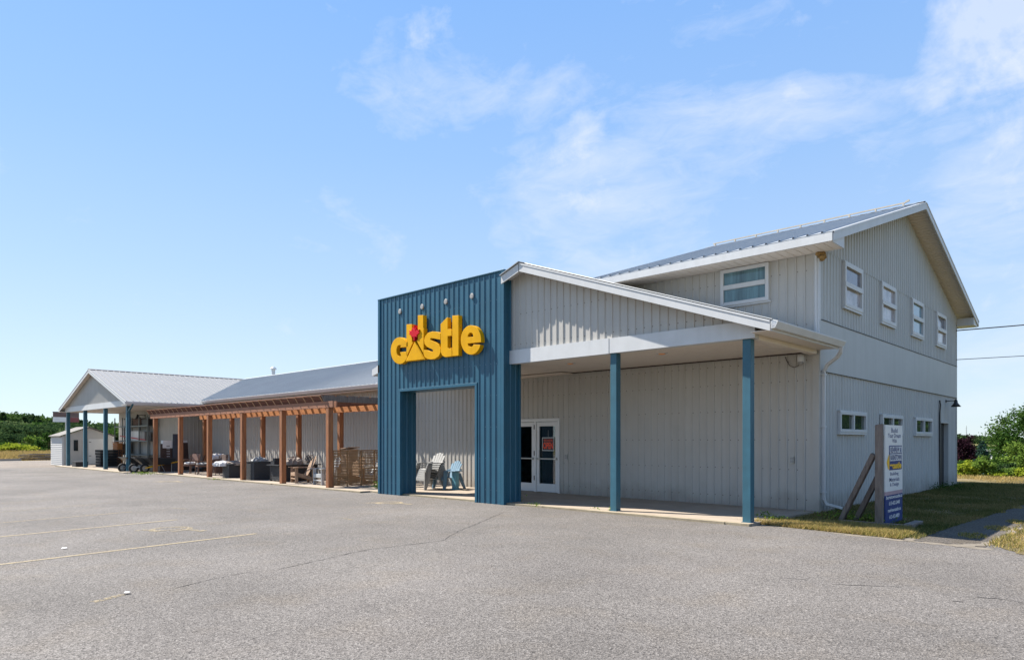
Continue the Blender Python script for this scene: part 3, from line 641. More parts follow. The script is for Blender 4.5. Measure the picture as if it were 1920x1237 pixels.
def post(x, y, z1, wd=.165, z0=.0, m=BLUEP, nm='post'):
    mb = MB().box(x - wd / 2, x + wd / 2, y - wd / 2, y + wd / 2, z0, z1); o = P(mb, nm, m); bevel(o, .008)
    mb = MB().box(x - wd / 2 - .015, x + wd / 2 + .015, y - wd / 2 - .015, y + wd / 2 + .015, z0, z0 + .06); q = mb.build('base_plate', m, o); q.location = (0, 0, 0)
    q.data.transform(Matrix.Translation(-bld.location)); return o
post(-8.87, 12.55, 3.53); post(-5.80, 12.55, 3.53)

# blue portal
PL, PR_, PF, PB, PT = -17.3, -12.0, 12.2, 12.77, 5.84
OL, OR_, OT = -16.23, -13.02, 3.03
mb = MB(); hole = [(OL, OR_, -.1, OT)]
BR = (.35, 1.15, 1.95, 2.75, 3.55, 4.35, 5.15, 5.7)
mb.ribs((0, PF, 0), X, Z, -Y, PL, PR_, -.05, PT, rows=BR, holes=hole)
mb.ribs((0, PB, 0), X, Z, Y, PL, PR_, -.05, PT, holes=hole)
mb.ribs((PR_, 0, 0), Y, Z, X, PF, PB, -.05, PT, period=.19); mb.ribs((PL, 0, 0), Y, Z, -X, PF, PB, -.05, PT, period=.19)
mb.ribs((OL, 0, 0), Y, Z, X, PF, PB, -.05, OT, period=.19, h=.012); mb.ribs((OR_, 0, 0), Y, Z, -X, PF, PB, -.05, OT, period=.19, h=.012)
mb.face([(OL, PF, OT), (OR_, PF, OT), (OR_, PB, OT), (OL, PB, OT)]); mb.face([(PL, PF, PT), (PR_, PF, PT), (PR_, PB, PT), (PL, PB, PT)])
portal = P(mb, 'entrance_portal', [BLUE, mat('blue_screw', (.16, .25, .30), .4)], label='tall blue ribbed metal entrance portal')
def sub(mb, name, m, par): 
    o = mb.build(name, m, par); o.data.transform(Matrix.Translation(-bld.location)); return o
mb = MB().box(PL - .03, PL + .07, PF - .03, PF + .05, 0, PT).box(PR_ - .07, PR_ + .03, PF - .03, PF + .05, 0, PT).box(PL - .035, PR_ + .035, PF - .035, PB + .035, PT, PT + .035)
mb.box(OL - .07, OL + .012, PF - .03, PF + .04, 0, OT + .001).box(OR_ - .012, OR_ + .07, PF - .03, PF + .04, 0, OT + .001).box(OL - .07, OR_ + .07, PF - .032, PF + .05, OT - .0, OT + .08)
mb.box(PR_ - .05, PR_ + .03, PB - .04, PB + .03, 0, PT)
bevel(sub(mb, 'corner_trim', BLUE, portal), .006)

# entry doors
def entry_door():
    d = MB().box(DX0, DX1, FY - .035, FY + .09, DZ - .09, DZ).box(DX0, DX0 + .06, FY - .035, FY + .09, .05, DZ - .09).box(DX1 - .06, DX1, FY - .035, FY + .09, .05, DZ - .09)
    d.box(-14.02, -13.94, FY - .03, FY + .09, .05, DZ - .09)
    dr = P(d, 'entry_door', DOORF, label='double glass entry door in white frame')
    for x0, x1, hinge in ((DX0 + .065, -14.025, 1), (-13.935, DX1 - .065, 0)):
        z0, z1, st = .06, DZ - .1, .11
        m1 = MB().box(x0, x0 + st, FY - .01, FY + .035, z0, z1).box(x1 - st, x1, FY - .01, FY + .035, z0, z1).box(x0 + st, x1 - st, FY - .01, FY + .035, z1 - .13, z1).box(x0 + st, x1 - st, FY - .01, FY + .035, z0, z0 + .25)
        bevel(sub(m1, 'door_leaf', DOORF, dr), .005)
        m2 = MB().box(x0 + st, x1 - st, FY + .01, FY + .02, z0 + .25, z1 - .13); sub(m2, 'pane', GLASSD, dr)
        m3 = MB().bar((x0 + .02, FY - .06, 1.06), (x1 - .02, FY - .06, 1.06), .03, .035).box(x0 + .03, x0 + .06, FY - .07, FY, 1.03, 1.09).box(x1 - .06, x1 - .03, FY - .07, FY, 1.03, 1.09)
        m3.box(x0 + .13, x0 + .15, FY - .05, FY - .03, 1.1, 1.32); sub(m3, 'push_bar', STEEL, dr)
        for z in (.4, 1.15, 1.95):
            if hinge: sub(MB().box((x1 + .005) if hinge else (x0 - .03), (x1 + .03) if hinge else (x0 - .005), FY - .04, FY - .02, z, z + .14), 'hinge', DARKM, dr)
    return dr
gm = bpy.data.materials.new('glass_clear_dark'); gm.use_nodes = True
_n = gm.node_tree.nodes; _l = gm.node_tree.links; _n.clear(); _o = _n.new('ShaderNodeOutputMaterial'); _t = _n.new('ShaderNodeBsdfTransparent'); _t.inputs[0].default_value = (.8, .83, .85, 1)
_g = _n.new('ShaderNodeBsdfGlossy'); _g.inputs['Roughness'].default_value = .02; _f = _n.new('ShaderNodeFresnel'); _f.inputs[0].default_value = 1.5; _m = _n.new('ShaderNodeMixShader')
_l.new(_f.outputs[0], _m.inputs[0]); _l.new(_t.outputs[0], _m.inputs[1]); _l.new(_g.outputs[0], _m.inputs[2]); _l.new(_m.outputs[0], _o.inputs[0]); GLASSD = gm
entry = entry_door()
# dark vestibule behind the doors
INTM = mat('interior_dark', (.05, .045, .04), .9)
mb = MB().box(-16.5, -12.0, 18.6, 18.7, 0, 3).box(-16.5, -16.4, 15.75, 18.6, 0, 3).box(-12.1, -12.0, 15.75, 18.6, 0, 3).box(-16.4, -12.1, 15.7, 18.6, 2.9, 3.0).box(-16.4, -12.1, 15.71, 18.6, .0, .045)
P(mb, 'vestibule', INTM)
# low window-like furniture seen inside: yellow moulded chair, carton, poster
t = empty('shop_chair', (-14.72, 16.15, .05), 'yellow moulded chair seen through the left glass door', 'chair')
MB().lathe([(.02, .45), (.17, .48), (.25, .62), (.28, .95), (.27, .97), (.235, .66), (.15, .52), (.0, .5)], n=14, cap=False).build('seat', YPAINT, t, smooth=True)
MB().lathe([(.2, 0), (.2, .03), (.04, .06), (.03, .45)], n=12).build('base', BLACKP, t)
t = MB().box(-14.98, -14.55, 16.0, 16.4, .05, .38).build('carton', GREYC); tag(t, 'grey white carton on the shop floor behind the left glass door', 'box')
t = MB().box(-14.72, -14.42, FY + .022, FY + .026, 1.48, 1.78).build('notice_sheet', mat('paper_blue', (.42, .52, .58), .6)); tag(t, 'pale blue notice sheet taped inside the left glass door', 'notice')
op = empty('open_sign', (-13.475, FY + .004, 1.50), 'red and white OPEN sign hanging inside the right glass door', 'sign')
m1 = MB().box(-.235, .235, -.004, .002, -.20, .20); m1.build('panel', BLACKP, op)
m2 = MB()
for a in ((-.235, .235, .185, .2), (-.235, .235, -.2, -.185), (-.235, -.222, -.185, .185), (.222, .235, -.185, .185)): m2.box(a[0], a[1], -.007, -.004, a[2], a[3])
m2.build('border', WHITEP, op)
m3 = MB(); put_text(m3, 'YES WE\'RE', (0, -.006, .11), X, Z, -Y, .36, .07, 0, .01); put_text(m3, 'OPEN', (0, -.006, -.045), X, Z, -Y, .39, .2, 0, .03); m3.build('lettering', ORANGE, op)
m4 = MB().tube([(0, 0, .2), (0, 0, .42)], .003, 5); m4.build('chain', STEEL, op)

# windows
def win_gable(y0, y1, z0, z1, mats_, vertical, par=bld):
    d = MB(); xo = GX + .03
    w_ = .095 if not vertical else .075; xf = xo + .065
    d.box(GX + .012, xf, y0, y0 + w_, z0, z1).box(GX + .012, xf, y1 - w_, y1, z0, z1).box(GX + .012, xf, y0 + w_, y1 - w_, z1 - w_, z1).box(GX + .012, xf, y0 + w_, y1 - w_, z0, z0 + w_)
    if vertical:
        ym = (y0 + y1) / 2; d.box(GX + .012, xf, ym - w_ / 2, ym + w_ / 2, z0 + w_, z1 - w_); rects = [(y0 + w_, ym - w_ / 2, z0 + w_, z1 - w_), (ym + w_ / 2, y1 - w_, z0 + w_, z1 - w_)]
        for a in rects: d.box(GX + .03, xf - .015, a[0], a[0] + .03, a[2], a[3]); 
    else:
        zm = (z0 + z1) / 2; d.box(GX + .015, xf + .012, y0 + .004, y1 - .004, zm - w_ * .62, zm + w_ * .62); rects = [(y0 + w_, y1 - w_, zm + w_ * .62, z1 - w_), (y0 + w_, y1 - w_, z0 + w_, zm - w_ * .62)]
    wo = bevel(P(d, 'window', WHITE), .006)
    sub(MB().box(GX + .02, xf - .012, y0 - .02, y1 + .02, z0 - .05, z0 - .001), 'sill', WHITE, wo); sub(MB().box(GX + .02, xf - .012, y0 - .02, y1 + .02, z1 + .001, z1 + .025), 'head_trim', WHITE, wo)
    for r_, m_ in zip(rects, mats_):
        sub(MB().box(GX + .02, xo + .008, r_[0], r_[1], r_[2], r_[3]), 'pane', m_, wo)
for (y0, y1), mm in (((17.06, 18.36), (GLASSV, GLASSP)), ((19.93, 21.23), (GLASSP, GLASSP)), ((22.92, 24.22), (GLASSB, GLASSB)), ((25.9, 27.2), (GLASSV, GLASSP))): win_gable(y0, y1, 4.77, 5.82, mm, False)
for y0, y1 in ((16.74, 18.66), (20.0, 21.93), (23.3, 25.3)): win_gable(y0, y1, 1.80, 2.29, (GLASSG, GLASSG), True)
# front upper window
wx0, wx1, wz0, wz1 = -7.89, -6.69, 4.85, 5.73; wo = P(MB().box(wx0 - .03, wx1 + .03, FY - .05, FY - .0, wz0 - .04, wz0), 'window', WHITE)
d = MB(); fw = .085; yf = FY - .08
d.box(wx0, wx0 + fw, yf, FY - .01, wz0, wz1).box(wx1 - fw, wx1, yf, FY - .01, wz0, wz1).box(wx0 + fw, wx1 - fw, yf, FY - .01, wz1 - fw, wz1).box(wx0 + fw, wx1 - fw, yf, FY - .01, wz0, wz0 + fw)
zm = (wz0 + wz1) / 2; d.box(wx0 + fw, wx1 - fw, yf - .01, FY - .012, zm - .055, zm + .055); bevel(sub(d, 'frame', WHITE, wo), .006)
for a, b in ((zm + .055, wz1 - fw), (wz0 + fw, zm - .055)):
    sub(MB().box(wx0 + fw, wx1 - fw, FY - .045, FY - .02, a, b), 'pane', GLASSC, wo)
# recessed side door
mb = MB().box(GX - .17, GX - .12, RD[0], RD[1], -.12, 2.2); sd = P(mb, 'side_door', DARKM, label='dark door in a recess near the far corner')
mb = MB().box(GX - .17, GX + .02, RD[1], RD[1] + .03, -.12, 2.2).box(GX - .17, GX + .02, RD[0] - .03, RD[0], -.12, 2.2).box(GX - .17, GX + .03, RD[0] - .03, RD[1] + .03, 2.2, 2.25)
sub(mb, 'frame', SIDING2, sd)
sub(MB().tube([(GX - .12, RD[0] + .15, 1.0), (GX - .06, RD[0] + .15, 1.0)], .03, 8), 'handle', STEEL, sd)

# low wing roof, gutter
BY, BZ, BE = 20.2, 5.62, 15.08
gable_roof('X', BY, BZ, BY - BE, 5.6, .365, (-43.6, -12.0), (-43.6, -12.0), nm='wing_roof', fas=.16, rake_ends=(False, False))
zE = BZ - .365 * (BY - BE)
mb = MB().box(-38.8, -12.5, BE + .0, FY - .03, zE - .22, zE - .2); P(mb, 'eave_soffit', SOFFIT)
gutter(-37.4, BE - .03, -17.7, BE - .03, zE - .02, side=(0, -1))
# left porch gable
CX_, CZ_, CSL = -43.6, 5.60, .322
gable_roof('Y', CX_, CZ_, 6.3, 6.35, CSL, (11.25, 25.9), (11.25, 25.4), nm='left_porch_roof', sheet_m=ROOFL, rake_ends=(True, False))
mb = MB(); mb.ribs((0, 11.52, 0), X, Z, -Y, -49.5, -38.0, 3.62, lambda u: CZ_ - CSL * abs(u - CX_) - .08, period=.2); P(mb, 'left_porch_gable_wall', [SIDING, SCREW])
mb = MB().box(-49.55, -38.0, 11.48, 11.66, 3.36, 3.66); P(mb, 'left_porch_beam', WHITE)
P(MB().box(-38.18, -38.02, 11.67, 14.5, 3.36, 3.6), 'left_porch_side_beam', SOFFIT); P(MB().box(-49.54, -49.38, 11.67, 14.5, 3.36, 3.6), 'left_porch_side_beam', SOFFIT)
mb = MB().box(-49.3, -38.2, 11.68, 14.54, 3.40, 3.43); P(mb, 'left_porch_ceiling', SOFFIT)
P(MB().box(-38.0, -37.27, 11.22, 14.9, 3.38, 3.40), 'eave_soffit', SOFFIT); P(MB().box(-49.88, -49.56, 11.22, 14.9, 3.38, 3.40), 'eave_soffit', SOFFIT)
gutter(-37.22, 11.15, -37.22, 15.0, 3.53, side=(1, 0))
for x in (-49.3, -45.66, -41.84, -38.15): post(x, 11.6, 3.37, .18)
downspout([(-37.15, 11.5, 3.42), (-37.3, 11.5, 3.3), (-37.95, 11.55, 3.08), (-38.0, 11.58, 2.9), (-38.0, 11.58, .1)], BLUEP, .08)
# roof vent and side pieces
vent = MB().lathe([(.11, 0), (.11, .55), (.19, .56), (.19, .62), (.1, .72), (.02, .74)], c=(-40.1, 20.4, 5.45), n=12); P(vent, 'roof_vent', WHITE)

# ------------------------------------------------------------------ wall fixtures (things)
for i, (x, lab) in enumerate(((-16.23, 'leftmost of the four round white lights above the yellow sign'), (-15.2, 'round white light above the sign, second from the left'), (-14.18, 'round white light above the sign, third from the left'), (-13.14, 'rightmost of the four round white lights above the yellow sign'))):
    t = empty('facade_light', (x, PF, 5.37), lab, 'light', 'round lights on the blue portal')
    MB().lathe([(.072, -.015), (.072, -.035), (.064, -.042)], n=20, axis='Y').build('housing', GREYC, t)
    MB().lathe([(.06, -.0425), (.045, -.044), (.0, -.045)], n=20, axis='Y').build('lens', GREYC, t)
BULB = mat('bulb_painted_glow', (.75, .33, .12), .4)  # faint lamp glow put into the bulb's orange colour
for x, y, lab in ((-11.0, 13.6, 'round recessed ceiling light with its glow painted orange nearest the blue portal'), (-8.27, 13.5, 'round recessed ceiling light between the two blue porch posts')):
    t = empty('ceiling_light', (x, y, 3.575), lab, 'light', 'recessed lights in the porch ceiling')
    MB().lathe([(.10, 0), (.13, 0), (.13, -.015), (.10, -.015)], n=24, cap=False).build('trim_ring', WHITE, t)
    MB().lathe([(.10, -.002), (.06, -.03), (0, -.04)], n=16).build('bulb', BULB, t, smooth=True)
# security camera with cable
t = empty('security_camera', (-5.93, FY - .02, 3.42), 'white dome security camera under the porch soffit by the building corner', 'camera'); t.scale = (.85,) * 3
MB().box(-.06, .06, -.03, .0, -.1, .06).bar((0, -.03, 0), (0, -.12, .02), .05, .05).build('bracket', WHITE, t)
MB().lathe([(.02, .12), (.07, .1), (.085, .03), (.085, -.06), (.075, -.08)], c=(0, -.15, 0), n=16).build('housing', WHITE, t, smooth=True)
MB().lathe([(.072, -.08), (.06, -.13), (.03, -.155), (.0, -.16)], c=(0, -.15, 0), n=16).build('dome', GREYC, t, smooth=True)
MB().tube([(-.03, -.02, -.08), (-.12, -.03, -.17), (-.22, -.03, -.2), (-.34, -.02, -.14), (-.42, -.02, 0), (-.46, -.01, .1)], .009, 6).build('cable', WIRE, t)
for x, z, lab in ((-12.75, 1.13, 'grey outlet box on the wall just right of the entry door'), (-6.17, 1.17, 'grey outlet box on the wall near the building corner')):
    t = empty('outlet_box', (x, FY, z), lab, 'outlet', 'outlet boxes on the porch wall')
    MB().box(-.045, .045, -.05, 0, -.075, .075).build('box', STEEL, t); MB().box(-.035, .035, -.058, -.05, -.06, -.005).box(-.035, .035, -.058, -.05, .005, .06).build('cover', GREYC, t)
# barn lamps
def barn_lamp(loc, arm, lab, rz=0, sc_=1):
    t = empty('barn_lamp', loc, lab, 'lamp', 'black gooseneck lamps', rz); t.scale = (sc_,) * 3
    MB().lathe([(.05, 0), (.05, .025)], n=12, axis='X').build('mount', DARKM, t)
    MB().tube([(.02, 0, 0), (arm * .5, 0, .01), (arm, 0, 0)], .014, 8).build('arm', DARKM, t)
    MB().lathe([(.03, .08), (.055, .02), (.055, -.03), (.075, -.06), (.155, -.17), (.15, -.17), (.065, -.07), (.03, -.06)], c=(arm, 0, -.03), n=18, cap=False).build('shade', DARKM, t, smooth=True)
    MB().lathe([(.0, -.165), (.04, -.14), (.04, -.09), (0, -.05)], c=(arm, 0, -.03), n=10).build('bulb', PANELW, t, smooth=True)
    return t
barn_lamp((GX + .03, 27.35, 2.96), .30, 'black barn lamp on a long arm at the far corner of the gable wall')
barn_lamp((-44.6, 14.5, 3.12), .35, 'black barn lamp hanging from the left porch ceiling', R(-90), 1.2)
# cable down the gable wall
t = MB().tube([(GX + .05, 26.40, 2.95), (GX + .06, 26.45, 2.8), (GX + .04, 26.47, 2.5), (GX + .04, 26.48, .9), (GX + .04, 26.5, .05), (GX + .1, 26.65, -.02), (GX + .1, 27.0, -.05)], .022, 6).build('wall_cable', DARKM, None)
tag(t, 'black cable running down the gable wall beside the recessed door', 'cable')
t = MB(); random.seed(3)
for k in range(14): 
    a = Vector((GX - .02 + random.uniform(-.0, .14), FY - .03 + random.uniform(-.03, .12), 5.6 + random.uniform(0, .12))); t.lathe([(.02, -.05), (.07, -.02), (.06, .03), (.02, .06)], c=a, n=7)
tag(t.build('bird_nest', NEST), 'brown mud bird nest tucked under the eave at the upper corner', 'nest')
# utility wires
def wire(a, b, sag, r_, lab):
    a, b = Vector(a), Vector(b); pts = [a.lerp(b, i / 16) - Z * (sag * 4 * (i / 16) * (1 - i / 16)) for i in range(17)]
    tag(MB().tube(pts, r_, 6).build('utility_wire', WIRE), lab, 'wire', 'wires running to the gable end')
wire((GX, 28.95, on_x(1793, 621, GX).z), (18, 62, 11.2), .4, .022, 'upper thick utility wire leaving the gable end of the store')
wire((GX, 28.95, on_x(1793, 675, GX).z), (18, 62, 8.3), .25, .013, 'lower thin utility wire leaving the gable end of the store')

# ------------------------------------------------------------------ yellow sign
sg = empty('store_sign', (-14.55, PF - .02, 3.9), 'large raised yellow castle lettering with red maple leaf on the blue portal', 'sign')
YS = 12.045
def zt(p): q = on_y(700 + p[0] / 8, 560 + p[1] / 8, YS); return (q.x - sg.location.x, q.z - sg.location.z)
def ell(cx, cy, rx, ry, a0, a1, n=28): return [(cx + rx * math.cos(R(a0 + (a1 - a0) * i / n)), cy + ry * math.sin(R(a0 + (a1 - a0) * i / n))) for i in range(n + 1)]
def letter(name, splines, depth=.135, bev=.006, m=YELLOW, fr=YS, dark=True):
    v, f = curve_mesh([[zt(p) for p in sp] for sp in splines], depth / 2 - bev, bev)
    mb = MB(); mb.v = [(x, fr - sg.location.y + depth / 2 - z, y) for x, y, z in v]; mb.f = [tuple(reversed(q)) for q in f]; mb.mi = [0] * len(f)
    return mb.build(name, [m], sg)
c_out = ell(392, 778, 130, 198, -28, -342, 44)     # from upper right over the top, left, bottom to lower right
letter('letter_c', [[(513, 640)] + c_out[1:-1] + [(505, 850), (503, 793), (402, 803)] + ell(392, 778, 48, 88, 60, 300, 20) + [(402, 728), (513, 718)]])
letter('letter_a', [[(498, 392), (500, 388), (576, 384), (577, 660), (592, 650), (500, 858), (498, 800)], [(668, 252), (745, 248), (745, 440), (752, 444), (752, 800), (742, 800), (650, 628), (668, 618)],
    [(523, 860), (500, 905), (487, 938), (625, 924), (768, 905), (625, 642), (600, 690)]], .135)
letter('letter_a_triangle', [[(500, 934), (627, 655), (757, 904)]], .145, fr=YS - .012)
letter('letter_s', [[(1003, 515), (940, 497), (880, 494), (820, 512), (780, 560), (762, 625), (772, 680), (805, 720), (850, 742), (885, 757), (900, 778), (885, 797), (850, 790), (800, 772), (757, 770), (752, 820), (770, 870), (810, 900), (860, 908), (925, 898), (980, 860), (1005, 800), (1003, 735), (980, 690), (935, 655), (890, 638), (855, 622), (848, 600), (865, 587), (900, 592), (1003, 612)]])
letter('letter_t', [[(1010, 380), (1105, 282), (1112, 284), (1112, 460), (1172, 456), (1172, 552), (1112, 558), (1112, 735), (1135, 750), (1172, 738), (1176, 858), (1075, 872), (1035, 850), (1014, 800)]])
letter('letter_l', [[(1185, 257), (1275, 250), (1275, 848), (1185, 857)]])
e_out = ell(1463, 618, 150, 217, 8, -338, 46)
letter('letter_e', [[(1613, 648)] + e_out[1:-1] + [(1600, 692), (1502, 688), (1487, 716), (1460, 727), (1425, 712), (1412, 668)], list(reversed([(1412, 580), (1416, 545), (1438, 512), (1465, 503), (1490, 520), (1502, 572)]))])
half = [(0, 1.05), (.13, .60), (.36, .76), (.20, .16), (.50, .50), (.56, .36), (.98, .46), (.80, .20), (.98, .08), (.44, -.24), (.52, -.42), (.07, -.32), (.07, -.85)]
leaf = half + [(-x, y) for x, y in reversed(half[1:])]
letter('maple_leaf', [[(624 + x * 76, 528 - y * 116 - x * 8) for x, y in leaf]], .16, m=RED, fr=YS - .035)
mb = MB()
for x in (-16.2, -15.3, -14.5, -13.9, -13.2): mb.box(x - sg.location.x - .02, x - sg.location.x + .02, .0, .02, .3, .42)
mb.build('mounting_bracket', DARKM, sg)

# ------------------------------------------------------------------ timber signboard
sb = empty('timber_signboard', (-3.95, 14.6, 0), 'tall white and navy vertical advertising board on a braced grey timber post', 'sign')
def SBm(mb, name, m, par=sb):
    o = mb.build(name, m, sb, world=True); return o
zb0, zb1, ya, yb, xs = .02, 1.90, 14.08, 15.22, -3.86
for y in (14.0, 15.2): bevel(SBm(MB().hexa([(-3.99, y - .05, -.05), (-3.86, y - .05, -.05), (-3.86, y + .07, -.05), (-3.99, y + .07, -.05), (-3.985, y - .05, 1.9), (-3.865, y - .045, 1.92), (-3.865, y + .07, 1.92), (-3.985, y + .07, 1.88)]), 'post', WEATH), .012)
bevel(SBm(MB().bar((-4.02, 14.02, 1.35), (-4.70, 14.3, .02), .07, .10), 'brace', WEATH), .01)
bevel(SBm(MB().bar((-4.02, 14.45, 1.02), (-4.50, 14.55, .02), .07, .10), 'brace', WEATH), .01)
pn = SBm(MB().box(xs, xs + .018, ya, yb, zb0 + .62, zb1), 'panel', PANELW)
SBm(MB().box(xs, xs + .018, ya, yb, zb0, zb0 + .55), 'panel', NAVY); SBm(MB().box(xs, xs + .0178, ya, yb, zb0 + .55, zb0 + .62), 'stripe', PANELP)
xf = xs + .0195
def T(mb, s_, z, wd, ht, m=0, bold=.012, yc=None): put_text(mb, s_, (xf, (ya + yb) / 2 + .02 if yc is None else yc, z), Y, Z, X, wd, ht, m, bold)
mb = MB()
T(mb, 'Build', 1.80, .42, .085); T(mb, 'Your Dream', 1.70, .84, .085); T(mb, 'With', 1.60, .3, .075)
T(mb, 'Building', .96, .55, .08); T(mb, 'Materials', .86, .66, .075); T(mb, '& Design', .755, .58, .085)
SBm(mb, 'lettering', NAVY)
mb = MB(); T(mb, 'burnstowncastle.ca', .53, 1.05, .07, bold=.02); T(mb, '613-432-2448', .41, .7, .075, bold=.02); T(mb, 'renfrewcastle.ca', .28, .85, .07, bold=.02); T(mb, '613-432-4809', .15, .66, .075, bold=.02)
SBm(mb, 'lettering', WHITEP)
SBm(MB().box(xf, xf + .002, 14.32, 15.16, 1.04, 1.51), 'logo_panel', NAVY)
SBm(MB().box(xf + .002, xf + .004, 14.36, 15.13, 1.365, 1.49).box(xf + .002, xf + .004, 14.36, 15.13, 1.215, 1.345), 'logo_band', PANELW)
mb = MB(); xf += .0055; T(mb, 'RENFREW &', 1.427, .72, .105, bold=.03, yc=14.75); T(mb, 'BURNSTOWN', 1.28, .72, .105, bold=.03, yc=14.75); SBm(mb, 'logo_lettering', NAVY)
mb = MB(); T(mb, 'castle', 1.125, .60, .13, bold=.05, yc=14.82); mb.prism([(xf - .002, 14.16, 1.2), (xf - .002, 14.30, 1.34), (xf - .002, 14.315, 1.34), (xf - .002, 14.315, 1.06), (xf - .002, 14.26, 1.06)], (.002, 0, 0)); mb.box(xf - .003, xf - .001, 14.36, 14.55, 1.12, 1.15)
SBm(mb, 'logo_lettering', PANELY)
e1 = MB().box(-4.62, -3.42, 13.92, 14.02, -.02, .075).build('timber_edging', WEATH); bevel(tag(e1, 'dark weathered timber edging lying in front of the signboard', 'edging'), .01)
e2 = MB().box(-3.52, -3.38, 14.03, 14.8, -.02, .085).build('timber_edging', WEATHY); bevel(tag(e2, 'short grey timber edging piece at the right foot of the signboard', 'edging'), .01)

# ------------------------------------------------------------------ pergola
pg = empty('pergola', (-28.1, 13.4, .05), 'long reddish cedar pergola with close rafters along the store front', 'pergola')
def PG(mb, name, m): return mb.build(name, m, pg, world=True)
PXS = [-20.1, -23.26, -26.46, -29.68, -32.88, -36.1]; FYP, BYP = 12.2, 14.6
def pgpost(x, y, m):
    w_ = .09; mb = MB(); mb.box(x - w_, x + w_, y - w_, y + w_, .05, 2.70); return bevel(PG(mb, 'post', m), .012)
for i, x in enumerate(PXS): pgpost(x, FYP, CEDAR); pgpost(x, BYP, CEDAR)
for y, m in ((FYP, CEDARH), (BYP, CEDARO)):
    for j, dy in enumerate((-.075, .075)):
        cuts = [-36.55, -29.68, -23.26, -19.75] if j == 0 else [-36.5, -26.46, -19.78]
        for a, b in zip(cuts, cuts[1:]): PG(MB().box(a + .003, b - .003, y + dy - .022, y + dy + .022, 2.70, 2.905), 'beam', m)
xr = -36.8; i = 0
while xr < -20.4:
    mb = MB(); y0, y1 = 12.0, 15.35; j = random.uniform(-.01, .01); k0 = xr + j
    mb.prism([(k0, y0 + .012, 3.10), (k0, y1, 3.10), (k0, y1, 2.908), (k0, y0 + .142, 2.908)], (.04, 0, 0))
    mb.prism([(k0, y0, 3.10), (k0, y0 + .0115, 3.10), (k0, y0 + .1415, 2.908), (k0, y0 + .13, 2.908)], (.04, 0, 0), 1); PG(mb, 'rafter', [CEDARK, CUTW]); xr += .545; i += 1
mb = MB().prism([(-20.28, 11.98, 3.125), (-20.28, 15.35, 3.125), (-20.28, 15.35, 2.908), (-20.28, 12.08, 2.908)], (.045, 0, 0)); PG(mb, 'end_rafter', WEATH)
for k in range(8):
    y = 12.02 + k * .46; PG(MB().box(-36.9, -20.2, y, y + .045, 3.102 + .0005 * k, 3.121 + .0005 * k), 'purlin', CEDARO if k % 3 else CEDARH)

# lattice screen at the near end
ls = empty('slat_screen', (-20.1, 13.4, .05), 'brown wooden slat privacy screen standing at the near end of the pergola', 'screen')
for y in (12.36, 12.9, 13.45, 14.0, 14.48): MB().box(-.06, -.02, y - 13.42, y - 13.38, .0, 1.21).build('upright', PINE, ls)
mb = MB(); z = .04
while z < 1.2:
    j = random.uniform(-.004, .004); mb.box(-.018, .0, -1.08, 1.1, z + j, z + .038 + j); z += .052
mb.build('slats', PINE, ls); MB().box(-.07, .01, -1.09, 1.11, 1.205, 1.235).build('top_rail', PINE, ls)

# ------------------------------------------------------------------ furniture builders
def adirondack(name, lab, m, loc, rz, group='wooden garden chairs under the pergola', sc_=1.0):
    t = empty(name, loc, lab, 'chair', group, rz); t.scale = (sc_,) * 3
    B = lambda mb, n: bevel(mb.build(n, m, t), .005, 1)
    mb = MB()
    for k in range(6):
        a = k / 5; y = -.30 + a * .46; z = .40 - a * .13; mb.hexa([(-.27, y, z - .02), (.27, y, z - .02), (.27, y + .08, z - .04), (-.27, y + .08, z - .04), (-.27, y, z), (.27, y, z), (.27, y + .08, z - .02), (-.27, y + .08, z - .02)])
    B(mb, 'seat')
    mb = MB()
    for k in range(7):
        u = (k - 3) / 3; L_ = .84 - .20 * u * u; p0 = Vector((u * .20, .13, .24)); p1 = Vector((u * .27, .13 + L_ * .47, .24 + L_ * .88)); mb.bar(p0, p1, .062, .018, up=(0, -.88, .47))
    mb.bar((-.27, .36, .58), (.27, .36, .58), .03, .05); B(mb, 'backrest')
    for sx in (-1, 1):
        B(MB().hexa([(sx * .35 - .07, -.40, .56), (sx * .35 + .07, -.40, .56), (sx * .33 + .04, .38, .56), (sx * .33 - .04, .38, .56), (sx * .35 - .07, -.40, .58), (sx * .35 + .07, -.40, .58), (sx * .33 + .04, .38, .58), (sx * .33 - .04, .38, .58)]), 'armrest')
        B(MB().box(sx * .30 - .02, sx * .30 + .02, -.33, -.22, 0, .56), 'leg'); B(MB().box(sx * .32 - .02, sx * .32 + .02, .28, .36, .0, .56), 'leg')
        B(MB().bar((sx * .27, -.32, .34), (sx * .27, .55, .06), .03, .12), 'side_rail')
    B(MB().box(-.28, .28, -.335, -.31, .26, .38).box(-.28, .28, -.33, -.31, .14, .18), 'front_rail')
    return t
def gp(px, py, z=.05): p = on_z(px, py, z); return (p.x, p.y, z)
def at(px, Y_, z=.05): p = on_y(px, 800, Y_); return (p.x, p.y, z)
adirondack('wooden_chair', 'natural brown wooden garden chair beside the nearest pergola bay', CHAIRW, at(566, 12.95), R(-14))
GREYWOOD = mat('grey_painted_wood', (.36, .37, .37), .7, 0, .15, 4)
adirondack('wooden_chair', 'pale grey wooden garden chair half hidden by the nearest pergola post', GREYWOOD, at(611, 12.95), R(-4))
adirondack('wooden_chair', 'dark brown wooden garden chair with rounded back against the store wall', DWOOD, at(566, 14.6), R(20))
adirondack('wooden_chair', 'orange toned wooden garden chair behind the slat screen', PINE, (-20.95, 13.55, .05), R(8))
adirondack('wooden_chair', 'white wooden garden chair seen through the slats of the screen', PANELW, (-21.4, 14.55, .05), R(-20))
